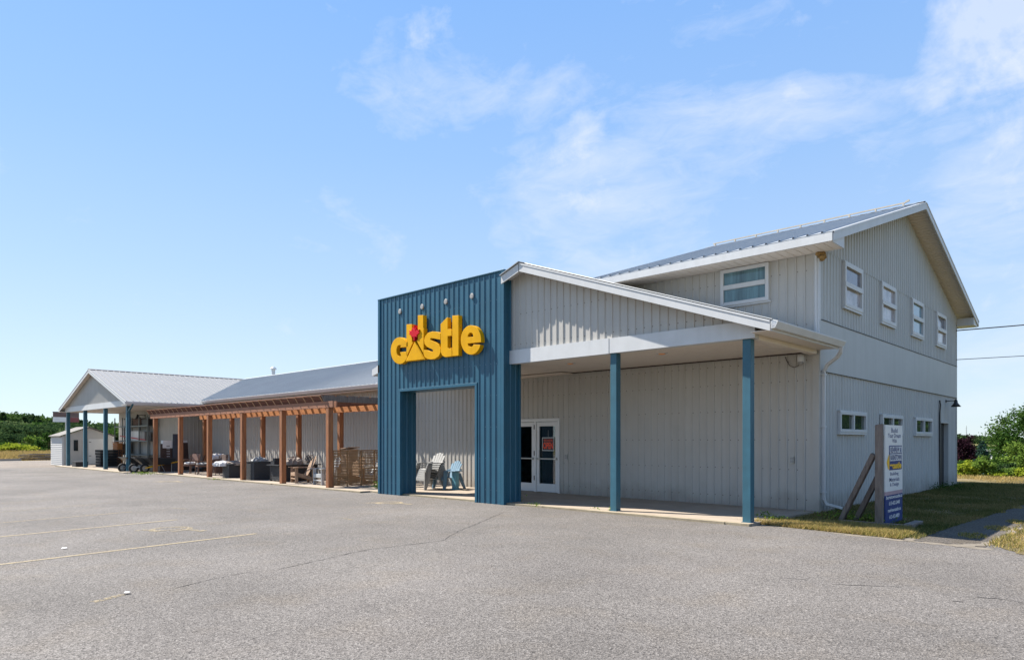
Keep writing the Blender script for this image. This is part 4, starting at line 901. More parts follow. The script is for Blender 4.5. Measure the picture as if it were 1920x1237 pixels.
# plastic chairs: curved moulded
def plastic_chair_parts(t, m, dz=0, dy=0, legs=True):
    mb = MB(); N_ = 5
    for k in range(5):
        u = (k - 2) / 2; L_ = .62 - .10 * u * u; p0 = Vector((u * .19, .10 + dy, .34 + dz)); p1 = Vector((u * .26, .10 + L_ * .42 + dy, .34 + L_ * .9 + dz)); mb.bar(p0, p1, .105, .02, up=(0, -.9, .42))
    mb.bar((-.24, .285 + dy, .66 + dz), (.24, .285 + dy, .66 + dz), .02, .035); mb.build('backrest', m, t)
    mb = MB(); n = 6; prev = None
    prof = [(-.36, .30), (-.35, .38), (-.28, .405), (-.1, .37), (.06, .335), (.16, .345)]
    for (y0, z0), (y1, z1) in zip(prof, prof[1:]): mb.hexa([(-.25, y0 + dy, z0 - .015 + dz), (.25, y0 + dy, z0 - .015 + dz), (.25, y1 + dy, z1 - .015 + dz), (-.25, y1 + dy, z1 - .015 + dz), (-.25, y0 + dy, z0 + dz), (.25, y0 + dy, z0 + dz), (.25, y1 + dy, z1 + dz), (-.25, y1 + dy, z1 + dz)])
    mb.build('seat', m, t)
    for sx in (-1, 1):
        mb = MB(); ap = [(sx * .30, -.36, .57), (sx * .32, -.2, .58), (sx * .32, .1, .57), (sx * .26, .30, .62)]
        for a, b in zip(ap, ap[1:]): mb.bar(Vector(a) + Vector((0, dy, dz)), Vector(b) + Vector((0, dy, dz)), .10, .035)
        mb.build('armrest', m, t)
        mb = MB(); mb.hexa([(sx * .34 - .02, -.42 + dy, dz), (sx * .34 + .02, -.42 + dy, dz), (sx * .34 + .02, -.33 + dy, dz), (sx * .34 - .02, -.33 + dy, dz), (sx * .30 - .02, -.37 + dy, .57 + dz), (sx * .30 + .02, -.37 + dy, .57 + dz), (sx * .30 + .02, -.22 + dy, .57 + dz), (sx * .30 - .02, -.22 + dy, .57 + dz)]); mb.build('leg', m, t)
        mb = MB(); mb.hexa([(sx * .33 - .02, .36 + dy, dz), (sx * .33 + .02, .36 + dy, dz), (sx * .33 + .02, .44 + dy, dz), (sx * .33 - .02, .44 + dy, dz), (sx * .27 - .02, .12 + dy, .50 + dz), (sx * .27 + .02, .12 + dy, .50 + dz), (sx * .27 + .02, .28 + dy, .50 + dz), (sx * .27 - .02, .28 + dy, .50 + dz)]); mb.build('leg', m, t)
def place_plastic(lab, m, loc, rz, grp):
    t = empty('plastic_chair', loc, lab, 'chair', grp, rz); plastic_chair_parts(t, m); return t
st = on_z(797, 917, .05)
names = ['lowest grey plastic chair of the stack in the blue doorway', 'second grey plastic chair from the bottom of the stack', 'third grey plastic chair from the bottom of the stack', 'second grey plastic chair from the top of the stack', 'topmost grey plastic chair of the stack in the blue doorway']
base = place_plastic(names[0], GREYC, (st.x, st.y + .15, .05), R(-4), 'stacked grey plastic chairs')
for k in range(1, 5):
    c = copy_tree(base); c['label'] = names[k]; c.location = (st.x + .012 * k, st.y + .15 + .02 * k, .05 + .065 * k)
bl = on_z(835, 916, .05)
place_plastic('light blue plastic garden chair standing alone in the blue doorway', CBLUE, (bl.x, bl.y + .15, .05), R(-10), 'plastic chairs behind the portal')
tp = on_z(854, 918, .05)
t = empty('teal_pedestal', (tp.x, tp.y, .05), 'teal slab sided plastic pedestal table in front of the blue chair', 'side table')
bevel(MB().box(-.10, .10, -.07, .07, .02, .58).build('leg', TEAL, t), .02); bevel(MB().box(-.19, .16, -.16, .16, .58, .61).build('table_top', CBLUE, t), .02); bevel(MB().box(-.13, .13, -.1, .1, 0, .03).build('foot', TEAL, t), .01)

# wheelbarrows (wheel towards the lot)
def wheelbarrow(lab, loc, rz, hm):
    t = empty('wheelbarrow', loc, lab, 'wheelbarrow', 'wheelbarrows parked on the walk', rz); t.scale = (1.15,) * 3
    mb = MB(); a = [(-.22, -.25, .34), (.22, -.25, .34), (.25, .35, .36), (-.25, .35, .36)]; b = [(-.36, -.62, .66), (.36, -.62, .66), (.40, .55, .62), (-.40, .55, .62)]
    mb.face([a[3], a[2], a[1], a[0]])
    for i in range(4): mb.face([a[i], a[(i + 1) % 4], b[(i + 1) % 4], b[i]])
    for i in range(4): mb.bar(b[i], b[(i + 1) % 4], .025, .025)
    mb.build('tray', TRAY, t)
    for sx in (-1, 1):
        MB().bar((sx * .10, -.62, .22), (sx * .30, .95, .52), .035, .045).build('handle', hm, t)
        MB().tube([(sx * .27, .42, .38), (sx * .28, .40, .0), (sx * .26, .15, .0), (sx * .22, .0, .33)], .014, 6).build('leg', STEEL, t)
    w_ = MB().lathe([(.12, -.03), (.18, -.045), (.2, -.02), (.2, .02), (.18, .045), (.12, .03)], c=(0, -.6, .2), n=18, axis='X', cap=False).build('tyre', RUBBER, t, smooth=True)
    MB().lathe([(.03, -.07), (.03, -.02), (.12, -.02), (.12, .02), (.03, .02), (.03, .07)], c=(0, -.6, .2), n=12, axis='X').build('rim', STEEL, t)
    return t
wheelbarrow('wheelbarrow with grey handles nearest the blue post', (-38.5, 12.1, .0), R(8), WEATHY)
wheelbarrow('middle wheelbarrow of the three by the left porch', (-37.3, 12.3, .0), R(-5), STEEL)
wheelbarrow('wheelbarrow with bright yellow handles beside the end pergola post', (-36.75, 12.6, .0), R(4), YPAINT)

# storage rack on the wing wall
rk = empty('storage_rack', (-45.3, 14.2, .05), 'tall grey steel storage rack with shelves against the left wing wall', 'rack')
for x in (-2.95, -1.5, 0, 1.5, 2.95):
    for y in (-.3, .25): MB().box(x - .025, x + .025, y - .025, y + .025, 0, 2.98).build('upright', RACKG, rk)
for z in (.68, 1.5, 2.38): MB().box(-2.98, 2.98, -.32, -.28, z, z + .07).box(-2.98, 2.98, .23, .27, z, z + .07).box(-2.95, 2.95, -.27, .22, z + .03, z + .05).build('shelf', RACKG, rk)
def crate(nm, lab, cat, m, x0, x1, y0, y1, z0, z1, grp=None, rz=0, slats=0):
    c = ((x0 + x1) / 2, (y0 + y1) / 2, z0); t = empty(nm, c, lab, cat, grp, rz); w_, d_, h_ = (x1 - x0) / 2, (y1 - y0) / 2, z1 - z0
    mb = MB()
    if slats:
        n = slats
        for k in range(n):
            za, zb = h_ * k / n, h_ * (k + .8) / n; mb.box(-w_, w_, -d_, -d_ + .02, za, zb).box(w_ - .02, w_, -d_ + .021, d_, za, zb).box(-w_, -w_ + .02, -d_ + .021, d_, za, zb)
        mb.box(-w_ + .03, w_ - .03, -d_ + .03, d_ - .02, .0, h_ - .03)
    else: mb.box(-w_, w_, -d_, d_, 0, h_)
    bevel(mb.build('body', m, t), .012); MB().box(-w_ - .015, w_ + .015, -d_ - .015, d_ + .015, h_ + .001, h_ + .03).build('rim', m, t); return t
bx = [(-47.6, -46.6, 2.48, .38, TARPW, 'white carton on the top shelf of the rack, left end'), (-45.2, -43.9, 2.48, .42, WICK, 'dark bundle on the top shelf of the rack'), (-43.7, -42.6, 2.48, .36, BLACKP, 'black bin on the top shelf of the rack, right end'),
      (-45.6, -44.2, 1.6, .55, PANELW, 'large white panel box on the middle shelf of the rack'), (-44.0, -43.2, 1.6, .5, GREYC, 'grey box on the middle shelf of the rack'), (-47.5, -46.7, .78, .6, CHAIRW, 'brown slatted crate on the lower shelf of the rack')]
for x0, x1, z, h, m, lab in bx: crate('rack_box', lab, 'box', m, x0, x1, 14.0, 14.38, z, z + h, 'goods on the storage rack')
t = MB().bar((-47.2, 13.9, 1.9), (-42.9, 13.95, 1.65), .03, .06).build('red_rail', mat('red_paint', (.45, .03, .04), .5)); tag(t, 'thin red rail lying slanted across the storage rack', 'rail')
crate('red_ladder_crate', 'red and tan slatted crate standing at the left foot of the rack', 'crate', CEDARO, -47.3, -46.4, 13.5, 13.8, .05, 1.5, slats=9)
# dark leaning panels near the first post
def leaning(nm, lab, m, px, Yc, z1, wd, th, lean, X0=None):
    c = at(px, Yc); t = empty(nm, c, lab, 'panel', 'panels leaning behind the end pergola post'); mb = MB()
    mb.hexa([(-th, -wd / 2, 0), (0, -wd / 2, 0), (0, wd / 2, 0), (-th, wd / 2, 0), (-th - lean, -wd / 2 + .05, z1), (-lean, -wd / 2 + .05, z1), (-lean, wd / 2 - .03, z1), (-th - lean, wd / 2 - .03, z1)]); bevel(mb.build('sheet', m, t), .01); return t
t = leaning('leaning_rack', 'dark brown panel with a column of pale slots leaning near the pergola end', DWOOD, 316, 13.0, 1.40, .78, .08, .1)
mb = MB()
for k in range(6): z = 1.25 - k * .13; mb.hexa([(.003 - z * .0714, -.07, z), (.003 - z * .0714, .09, z), (.012 - z * .0714, .09, z), (.012 - z * .0714, -.07, z), (.003 - (z + .06) * .0714, -.07, z + .06), (.003 - (z + .06) * .0714, .09, z + .06), (.012 - (z + .06) * .0714, .09, z + .06), (.012 - (z + .06) * .0714, -.07, z + .06)])
mb.build('slots', GREYC, t)
c = at(319, 13.05); tag(MB().box(c[0] - .4, c[0] - .16, c[1] - .3, c[1] + .28, .05, 1.62).build('white_cabinet', PANELW), 'white cabinet standing behind the dark slotted panel', 'cabinet')
leaning('vinyl_sheet', 'tall dark blue glossy sheet leaning beside the slotted panel', NAVYSH, 331, 13.35, 1.9, .35, .05, .15)
leaning('leaning_rack', 'second dark brown panel leaning against the wing corner', DWOOD, 345, 14.2, 1.45, .55, .08, .12)
c = at(346, 14.25); tag(MB().box(c[0] - .4, c[0] - .2, c[1] - .25, c[1] + .22, .05, 1.62).build('white_cabinet', PANELW), 'pale cabinet top visible behind the second dark panel', 'cabinet')
# patio chairs
def patio_chair(nm, lab, m, cm, loc, rz, grp='patio chairs under the pergola'):
    t = empty(nm, loc, lab, 'chair', grp, rz)
    for sx in (-.26, .26):
        for y, h in ((-.26, .62), (.26, .86)): MB().tube([(sx, y, 0), (sx, y * .95, h)], .018, 6).build('leg', m, t)
        MB().bar((sx, -.28, .62), (sx, .25, .60), .05, .03).build('armrest', m, t)
    MB().box(-.26, .26, -.26, .24, .36, .41).build('seat', m, t)
    b = MB(); b.hexa([(-.25, .22, .4), (.25, .22, .4), (.25, .26, .4), (-.25, .26, .4), (-.25, .34, .92), (.25, .34, .92), (.25, .38, .92), (-.25, .38, .92)]); b.build('backrest', m, t)
    if cm:
        b = MB().lathe([(.1, .41), (.27, .44), (.28, .50), (.2, .54), (.0, .55)], n=12); bevel(b.build('cushion', cm, t, smooth=True), .01)
    return t
METB = mat('bronze_tube', (.17, .09, .06), .6)
patio_chair('patio_chair', 'patio chair heaped with a white cushion behind the second pergola post from the left', METB, TARPW, at(357, 12.9), R(20))
patio_chair('patio_chair', 'patio chair with grey seat just left of the third pergola post', METB, GREYC, at(380, 12.9), R(-10))
patio_chair('patio_chair', 'brown wicker chair between the third post and the black boxes', WICK, TARPW, at(408, 13.1), R(10))
patio_chair('patio_chair', 'reclined grey sling chair close to the dark panels', METB, None, at(352, 13.8), R(-30))
# push mower
t = empty('push_mower', at(377, 14.2), 'black push mower with looped handle in front of the store wall', 'mower', rz=R(30))
bevel(MB().box(-.25, .25, -.3, .3, .12, .35).build('deck', BLACKP, t), .04); bevel(MB().box(-.14, .14, -.14, .14, .35, .55).build('engine', DARKM, t), .03)
MB().tube([(-.2, .28, .3), (-.2, .62, .95), (-.1, .68, 1.05), (.1, .68, 1.05), (.2, .62, .95), (.2, .28, .3)], .02, 8).build('handle', BLACKP, t)
for sx in (-.27, .27):
    for y in (-.24, .24): MB().lathe([(.1, -.025), (.1, .025)], c=(sx, y, .1), n=12, axis='X').build('wheel', RUBBER, t)
# black boxes
p = on_z(476, 900, .05); crate('storage_box', 'larger dark grey ribbed storage box right of the fourth pergola post', 'box', GREYP, p.x - .66, p.x, p.y, p.y + .70, .05, .75, 'dark boxes under the pergola')
p = on_z(429, 896, .05); crate('storage_box', 'lower dark grey storage box heaped with brown cloth', 'box', GREYP, p.x - .62, p.x, p.y, p.y + .85, .05, .60, 'dark boxes under the pergola')
def heap(nm, lab, m, c, rx, ry, h, seed):
    random.seed(seed); mb = MB(); n, k = 18, 7; rings = []
    for j in range(k + 1):
        a = j / k * math.pi / 2; i0 = len(mb.v)
        for i in range(n):
            th = i * 2 * math.pi / n; r_ = math.cos(a) * (1 + .16 * math.sin(3 * th + seed) + .1 * math.sin(7 * th + j)) + .02
            mb.v.append((c[0] + rx * r_ * math.cos(th), c[1] + ry * r_ * math.sin(th), c[2] + h * math.sin(a) * (1 + random.uniform(-.2, .2)) - (.06 if j == 0 else 0)))
        rings.append(i0)
    for A, B_ in zip(rings, rings[1:]):
        for i in range(n): mb.f.append((A + i, A + (i + 1) % n, B_ + (i + 1) % n, B_ + i)); mb.mi.append(0)
    mb.f.append(tuple(rings[-1] + i for i in range(n))); mb.mi.append(0)
    return tag(mb.build(nm, m, smooth=False), lab, 'cloth', 'cloths and tarps under the pergola')
p = on_z(429, 896, .05); heap('folded_cloth', 'heap of brown cloth on the lower storage box', TARPB, (p.x - .3, p.y + .45, .63), .36, .5, .13, 1)
heap('folded_cloth', 'crumpled white cloth draped beside the lower storage box', TARPW, (p.x - .5, p.y - .05, .60), .28, .32, .16, 2)
heap('folded_cloth', 'white sheet bundled against the wall beyond the brown wicker chair', TARPW, at(407, 14.0, .75), .3, .4, .22, 4)
tag(MB().box(at(407, 14.0)[0] - .4, at(407, 14.0)[0] + .4, 13.7, 14.3, .05, .72).build('low_cabinet', WICK), 'brown wicker cabinet under the white bundle by the wall', 'cabinet')
p = on_z(476, 900, .05); heap('cushion_pile', 'pile of grey and tan cushions on the larger storage box', GREYC, (p.x - .3, p.y + .35, .78), .24, .3, .17, 5)
# table
tx = on_z(525, 903, .05); t = empty('patio_table', (tx.x - .4, tx.y + .75, .05), 'long black slatted patio table beside the fifth pergola post', 'table')
MB().box(-.48, .48, -.85, .95, .60, .64).build('table_top', BLACKP, t)
mb = MB()
for k in range(8): mb.box(-.38, .38, -.74, -.72, .06 + k * .065, .11 + k * .065).box(.36, .38, -.70, .8, .06 + k * .065, .11 + k * .065)
mb.box(-.36, .34, -.7, .78, .04, .6); mb.build('base', GREYP, t)
for a in ((-.37, -.72), (.37, -.72), (.37, .8), (-.37, .8)): MB().box(a[0] - .03, a[0] + .03, a[1] - .03, a[1] + .03, 0, .6).build('leg', BLACKP, t)
heap('rolled_tarp', 'rolled brown and tan tarp lying on the black patio table', TARPB, (tx.x - .35, tx.y + .75, .70), .3, .34, .26, 6)
tag(MB().box(tx.x - .75, tx.x - .45, tx.y + .0, tx.y + .4, .70, .83).box(tx.x - .7, tx.x - .5, tx.y + .05, tx.y + .3, .83, .93).build('small_bin', BLACKP), 'small black bins at the left end of the patio table', 'bin')
p = at(640, 13.9); tag(MB().prism([(p[0] - .3, 14.0, 1.28), (p[0] + .3, 14.0, 1.34), (p[0] + .3, 14.0, 1.37), (p[0] - .3, 14.0, 1.31)], (0, .5, 0)).box(p[0] - .25, p[0] + .25, 14.05, 14.45, .05, 1.29).build('tall_cabinet', CHAIRW), 'brown cabinet top showing above the slat screen', 'cabinet')

# ------------------------------------------------------------------ left yard: shed, crates, road sign, lumber
sh = empty('garden_shed', (-52.4, 13.15, 0), 'small white sided garden shed with double doors left of the store', 'shed')
SX0, SX1, SY0, SY1, SZE, SZP = -53.8, -51.0, 11.68, 14.62, 1.9, 2.45
SHW = mat('shed_siding_white', (.50, .485, .455), .6, 0, .05)
def SH(mb, name, m): return mb.build(name, m, sh, world=True)
mb = MB(); z = .02
while z < SZE:
    z2 = min(z + .12, SZE)
    mb.hexa([(SX0, SY0 - .035, z), (SX1, SY0 - .035, z), (SX1, SY0 + .02, z), (SX0, SY0 + .02, z), (SX0, SY0 - .002, z2), (SX1, SY0 - .002, z2), (SX1, SY0 + .02, z2), (SX0, SY0 + .02, z2)]); z = z2
z = .02
while z < SZP:
    z2 = min(z + .12, SZP); ym = (SY0 + SY1) / 2; hw = 1.47 if z2 <= SZE else max(.02, 1.47 * (SZP - z2) / (SZP - SZE)); hw0 = 1.47 if z <= SZE else max(.04, 1.47 * (SZP - z) / (SZP - SZE))
    mb.hexa([(SX1 - .02, ym - hw0, z), (SX1 + .014, ym - hw0, z), (SX1 + .014, ym + hw0, z), (SX1 - .02, ym + hw0, z), (SX1 - .02, ym - hw, z2), (SX1 + .0, ym - hw, z2), (SX1 + .0, ym + hw, z2), (SX1 - .02, ym + hw, z2)]); z = z2
mb.box(SX0, SX0 + .03, SY0, SY1, 0, SZE).box(SX0, SX1, SY1 - .03, SY1, 0, SZE); SH(mb, 'wall', SHW)
ym = (SY0 + SY1) / 2
for sg_ in (-1, 1):
    a = Vector((SX0 - .1, ym, SZP + .03)); b = Vector((SX0 - .1, ym + sg_ * 1.62, SZE - .02)); SH(MB().prism([a, b, b + Z * .04, a + Z * .05], (SX1 - SX0 + .2, 0, 0)), 'roof', SHINGLE)
SH(MB().box(SX1 - .01, SX1 + .03, SY0 - .02, SY0 + .09, 0, SZE).box(SX1 - .01, SX1 + .03, SY1 - .09, SY1 + .02, 0, SZE), 'corner_trim', WHITE)
dr = SH(MB().box(SX1 + .0, SX1 + .035, ym - .02, ym + 1.1, .08, 1.72), 'door', PANELW)
dr2 = MB().box(SX1 + .036, SX1 + .045, ym + .0, ym + .14, .6, .63).box(SX1 + .036, SX1 + .045, ym + .0, ym + .14, 1.5, 1.53).build('hinge', DARKM, dr, world=False); dr2.data.transform(Matrix.Translation(-sh.location))
SH(MB().box(SX1 + .0, SX1 + .03, SY0 + .62, SY0 + .86, .95, 1.65), 'window', GLASS)
p = on_z(150, 876, .0); crate('plastic_trough', 'low black trough on the ground in front of the shed', 'trough', BLACKP, p.x - .5, p.x + .3, p.y - .3, p.y + .35, 0, .32)
def stack():
    p = on_z(203, 873.5, .05); t = empty('crate_stack', (p.x, p.y, .05), 'tall stack of black patterned plastic crates beside the shed door', 'crates')
    for k in range(6):
        mb = MB(); z = k * .17; w_ = .5; d_ = .55 + (k > 3) * .03
        mb.box(-w_, w_, -d_, d_, z, z + .04).box(-w_, w_, -d_, d_, z + .12, z + .15)
        for i in range(12): y = -d_ + i * 2 * d_ / 11.0; mb.box(w_ - .03, w_, y - .025, y + .025, z + .04, z + .12); 
        for i in range(10): x = -w_ + i * 2 * w_ / 9.0; mb.box(x - .02, x + .02, -d_, -d_ + .03, z + .04, z + .12)
        mb.box(-w_ + .08, w_ - .08, -d_ + .08, d_ - .08, z, z + .1)
        mb.build('crate', BLACKP, t)
stack()
# road sign behind
p = on_y(124, 800, 16.5); t = empty('roadside_sign', (p.x, p.y, 0), 'two panel brown and white roadside sign showing beyond the left porch post', 'sign')
zb_, zt_ = on_y(124, 791, 16.5).z, on_y(124, 773, 16.5).z
RS = mat('sign_brown', (.13, .08, .07), .6)
MB().box(-.02, .02, -1.0, 1.0, (zb_ + zt_) / 2, zt_).build('panel', RS, t); MB().box(-.02, .02, -1.0, .0, zb_, (zb_ + zt_) / 2 - .004).build('panel', PANELW, t); MB().box(-.019, .019, .005, 1.0, zb_, (zb_ + zt_) / 2 - .004).build('panel', mat('sign_maroon', (.2, .05, .05), .6), t)
MB().box(-.12, -.03, -.05, .05, 0, zt_).build('post', STEEL, t); MB().box(-.035, .035, -1.03, 1.03, zt_, zt_ + .05).build('frame', DARKM, t)
# lumber pile
random.seed(11)
t = empty('lumber_pile', (-67.5, 15.2, 0), 'heap of grey weathered planks at the edge of the gravel yard', 'lumber')
for k in range(34):
    z = .08 + (k // 9) * .13; y = -1.6 + (k % 9) * .16 * 2.2 - .1; a = random.uniform(-.12, .12); mb = MB().bar((random.uniform(-.4, .4), y - 1.1, z + random.uniform(-.02, .03)), (random.uniform(-.4, .4), y + 1.3, z + random.uniform(-.02, .06)), .16, .06); mb.build('plank', WEATHY if k % 3 else WEATH, t)
for k, (y0, y1) in enumerate(((8.9, 10.1), (10.6, 12.5))):
    tag(MB().hexa([(-67.3, y0, -.03), (-67.0, y0, -.03), (-67.0, y1, -.03), (-67.3, y1, -.03), (-67.25, y0, .16), (-67.05, y0, .16), (-67.05, y1, .16), (-67.25, y1, .16)]).build('parking_block', CONC), ['pale concrete block at the far left edge of the gravel', 'pale concrete block left of the lumber pile'][k], 'block', 'concrete blocks along the gravel')
tag(bevel(MB().box(-67.1, -66.6, 10.12, 10.55, -.03, .24).build('dark_bin', DARKM), .04), 'small dark bin between the concrete blocks at the gravel edge', 'bin')

# litter
for k, (px, py) in enumerate(((120, 1029), (238, 1113))):
    p = on_z(px, py); mb = MB(); random.seed(20 + k); n = 7
    pts = [(p.x + .03 * math.cos(i * 6.283 / n) * random.uniform(.7, 1.3), p.y + .04 * math.sin(i * 6.283 / n) * random.uniform(.7, 1.3), .006 + random.uniform(0, .02)) for i in range(n)]
    for i in range(n): mb.face([pts[i], pts[(i + 1) % n], (p.x, p.y, .03)])
    tag(mb.build('paper_scrap', LITTER), ['scrap of white paper above the long parking line', 'scrap of white paper lower on the asphalt by the faint paint patch'][k], 'litter', 'white paper scraps on the lot')

# ------------------------------------------------------------------ vegetation
import numpy as np
def mesh_np(name, V, nper, m, parent=None, world=False):
    n = len(V) // nper
    me = bpy.data.meshes.new(name); me.vertices.add(len(V)); 
    if world and parent: V = V - np.array(parent.location)
    me.vertices.foreach_set('co', V.astype(np.float32).ravel()); me.loops.add(n * nper); me.loops.foreach_set('vertex_index', np.arange(n * nper, dtype=np.int32))
    me.polygons.add(n); me.polygons.foreach_set('loop_start', np.arange(0, n * nper, nper, dtype=np.int32)); me.polygons.foreach_set('loop_total', np.full(n, nper, dtype=np.int32))
    me.materials.append(m); me.update(); me.validate()
    o = bpy.data.objects.new(name, me); col.objects.link(o)
    if parent: o.parent = parent
    return o
def leaves(rng, C, size, flat=.0):
    n = len(C); d1 = rng.normal(size=(n, 3)); d1 /= np.linalg.norm(d1, axis=1)[:, None]; d2 = rng.normal(size=(n, 3)); d2 -= (d1 * d2).sum(1)[:, None] * d1; d2 /= np.linalg.norm(d2, axis=1)[:, None]
    s = size * rng.uniform(.6, 1.3, (n, 1)); a = d1 * s; b = d2 * s * .55
    return np.stack([C - a, C + b * .9, C + a, C - b * .9], 1).reshape(-1, 3)
def crown_pts(rng, c, r, n, clumps, shell=.55, low=-.8):
    """points gathered in clumps through an ellipsoid"""
    c = np.array(c); r = np.array(r); cc = rng.normal(size=(clumps, 3)); cc /= np.linalg.norm(cc, axis=1)[:, None]; cc *= rng.uniform(shell, 1., (clumps, 1)); cc = cc[cc[:, 2] > low]
    k = rng.integers(0, len(cc), n); rad = rng.uniform(.16, .34, len(cc))[k]
    p = rng.normal(size=(n, 3)) * .6; p = cc[k] + p * rad[:, None]; return c + p * r
def tree(nm, lab, cat, loc, h, r, lm, seed, n=2500, leaf=.12, clumps=34, trunk=.12, grp=None, crown_low=.25):
    rng = np.random.default_rng(seed); t = empty(nm, loc, lab, cat, grp); V = leaves(rng, crown_pts(rng, (0, 0, h * (crown_low + (1 - crown_low) / 2)), (r, r, h * (1 - crown_low) / 2), n, clumps), leaf); mesh_np('crown', V, 4, lm, t)
    mb = MB(); mb.tube([(0, 0, -.3), (.02, .02, h * .35), (0, .05, h * .75)], [trunk, trunk * .75, trunk * .3], 8)
    random.seed(seed)
    for k in range(7):
        a = random.uniform(0, 6.28); z0 = h * random.uniform(.2, .5); mb.tube([(0, 0, z0), (r * .35 * math.cos(a), r * .35 * math.sin(a), z0 + h * .14), (r * .75 * math.cos(a), r * .75 * math.sin(a), z0 + h * .25)], [trunk * .45, trunk * .3, trunk * .12], 5)
    mb.build('trunk', BARK, t, smooth=True); return t
def spruce(nm, lab, loc, h, r, lm, seed, n=3500, leaf=.09, grp=None):
    rng = np.random.default_rng(seed); t = empty(nm, loc, lab, 'tree', grp); lev = 13; C = []
    for k in range(lev):
        z = h * (.08 + .9 * k / lev); rr = r * (1 - k / lev) ** .85; nb = max(5, int(15 * (1 - k / lev)))
        for b in range(nb):
            a = rng.uniform(0, 6.28); m_ = int(n / lev / nb * 1.4); s_ = rng.uniform(.1, 1, m_) ** .8; L_ = rr * rng.uniform(.75, 1.12)
            x = np.cos(a) * s_ * L_ + rng.normal(size=m_) * .05 * r; y = np.sin(a) * s_ * L_ + rng.normal(size=m_) * .05 * r; zz = z - s_ * L_ * .18 + rng.normal(size=m_) * h * .012; C.append(np.stack([x, y, zz], 1))
    V = leaves(rng, np.concatenate(C), leaf); mesh_np('crown', V, 4, lm, t); MB().tube([(0, 0, -.2), (0, 0, h * .97)], [.1, .015], 7).build('trunk', BARK, t); return t
def place(px, d):  # ground point under a column of the view at distance d
    r = ray(px, HOR); return Vector((r.x * d, r.y * d, 0))
def zy(py, d): return CH + (HOR - py) * d / F
def put(px, d, ptop, pbot=None):
    p = place(px, d); zg = terrain_z(p.x, p.y) if pbot is None else zy(pbot, d); return (p.x, p.y, zg), zy(ptop, d) - zg
# right side
loc, h = put(1804, 62, 819, 885); tree('purple_maple', 'round dark purple leaved tree just past the store corner', 'tree', loc, h, 1.28, LEAFP, 1, 9000, .10, 60, crown_low=.1)
loc, h = put(1842, 58, 823, 888); spruce('blue_spruce', 'dark blue green spruce between the purple tree and the big maple', loc, h, 1.0, LEAFS, 2, 9000, .085)
loc, h = put(1922, 42, 771, 892); tree('maple_tree', 'large green maple at the right edge of the view', 'tree', loc, h, 1.75, LEAFM, 3, 11000, .085, 55, .14, crown_low=.18)
loc, h = put(1905, 40, 830, 893); tree('shrub_tree', 'bushy green shrub below the maple at the right edge', 'shrub', loc, h, .95, LEAFL, 4, 4500, .07, 26, .05, crown_low=.02)
k = 0
BUSH = [(1803, 38, 868, 893, .55, LEAFY, 'yellow green shrub touching the store corner'), (1826, 38, 862, 894, .65, LEAFY, 'bright yellow green sumac shrub in front of the spruce'), (1846, 37.5, 859, 893, .6, LEAFL, 'tall light green shrub left of the dark bushes'),
        (1868, 40, 862, 892, .7, LEAFM, 'dark green shrub under the pale far building'), (1884, 38, 868, 894, .6, LEAFD, 'dark shrub with the white car showing above it'), (1872, 37, 884, 896, .45, LEAFY, 'small yellow green shrub in the right field edge'), (1898, 37, 878, 896, .45, LEAFL, 'small light shrub in front of the maple'), (1917, 36.5, 880, 898, .45, LEAFY, 'small yellow shrub at the right frame edge'), (1814, 45, 866, 888, .6, LEAFM, 'green shrub at the foot of the purple tree'), (1860, 46, 846, 885, .55, LEAFM, 'green sapling right of the spruce'), (1885, 45, 836, 885, .7, LEAFM, 'leafy sapling left of the maple crown')]
for px, d, pt_, pb, r_, m_, lab in BUSH:
    k += 1; loc, h = put(px, d, pt_, pb); tree('shrub', lab, 'shrub', loc, h, r_, m_, 40 + k, 2600, .07, 22, .03, grp='shrubs at the edge of the field', crown_low=0)
# far hill (right) and far things
def hills(name, pxs, d, tops, m, zb):
    mb = MB(); pts = []
    rr = [(place(px, d), zy(t_, d)) for px, t_ in zip(pxs, tops)]
    for (a, za), (b, zb_2) in zip(rr, rr[1:]):
        A2, B2 = a * 1.35, b * 1.35
        mb.face([(a.x * .8, a.y * .8, zb), (b.x * .8, b.y * .8, zb), (b.x, b.y, zb_2 - 1), (a.x, a.y, za - 1)]); mb.face([(a.x, a.y, za - 1), (b.x, b.y, zb_2 - 1), (B2.x, B2.y, zb), (A2.x, A2.y, zb)])
    return tag(mb.build(name, m, smooth=True), kind='structure')
HILLM = grass_ground('hill_woodland', (.03, .055, .03), (.045, .075, .04), (.07, .10, .05))
hp = list(range(1500, 2300, 20)); ht = [823 + 9 * smooth(1840, 1960, p) + 2 * math.sin(p * .05) for p in hp]
hills('far_hill', hp, 700, ht, HILLM, -7)
def wood(name, spots, lm, seed, leaf, n, lab):
    rng = np.random.default_rng(seed); A = []
    for (x, y, z, h, r_) in spots: A.append(crown_pts(rng, (x, y, z + h * .52), (r_, r_, h * .52), n, 26, .5))
    o = mesh_np(name, leaves(rng, np.concatenate(A), leaf), 4, lm); return tag(o, lab, 'trees', kind='stuff')
rng0 = np.random.default_rng(5)
sp = []
for i in range(480):
    px = rng0.uniform(1400, 2150); d = rng0.uniform(560, 705); p = place(px, d); zt_ = zy(823 + 9 * smooth(1840, 1960, px) + rng0.uniform(-1, 2.5), d); f_ = (d - 560) / 145; z_ = -6 + (zt_ + 6) * f_; zg = terrain_z(p.x, p.y); z_ = zg + (zt_ - 7 - zg) * f_; sp.append((p.x, p.y, z_, 7.0 + rng0.uniform(-1, 1) if f_ < .9 else zt_ - z_, 5.5))
wood('far_woodland', sp, LEAFD, 6, 1.0, 260, 'dark wooded ridge on the horizon at the right')
sp = []
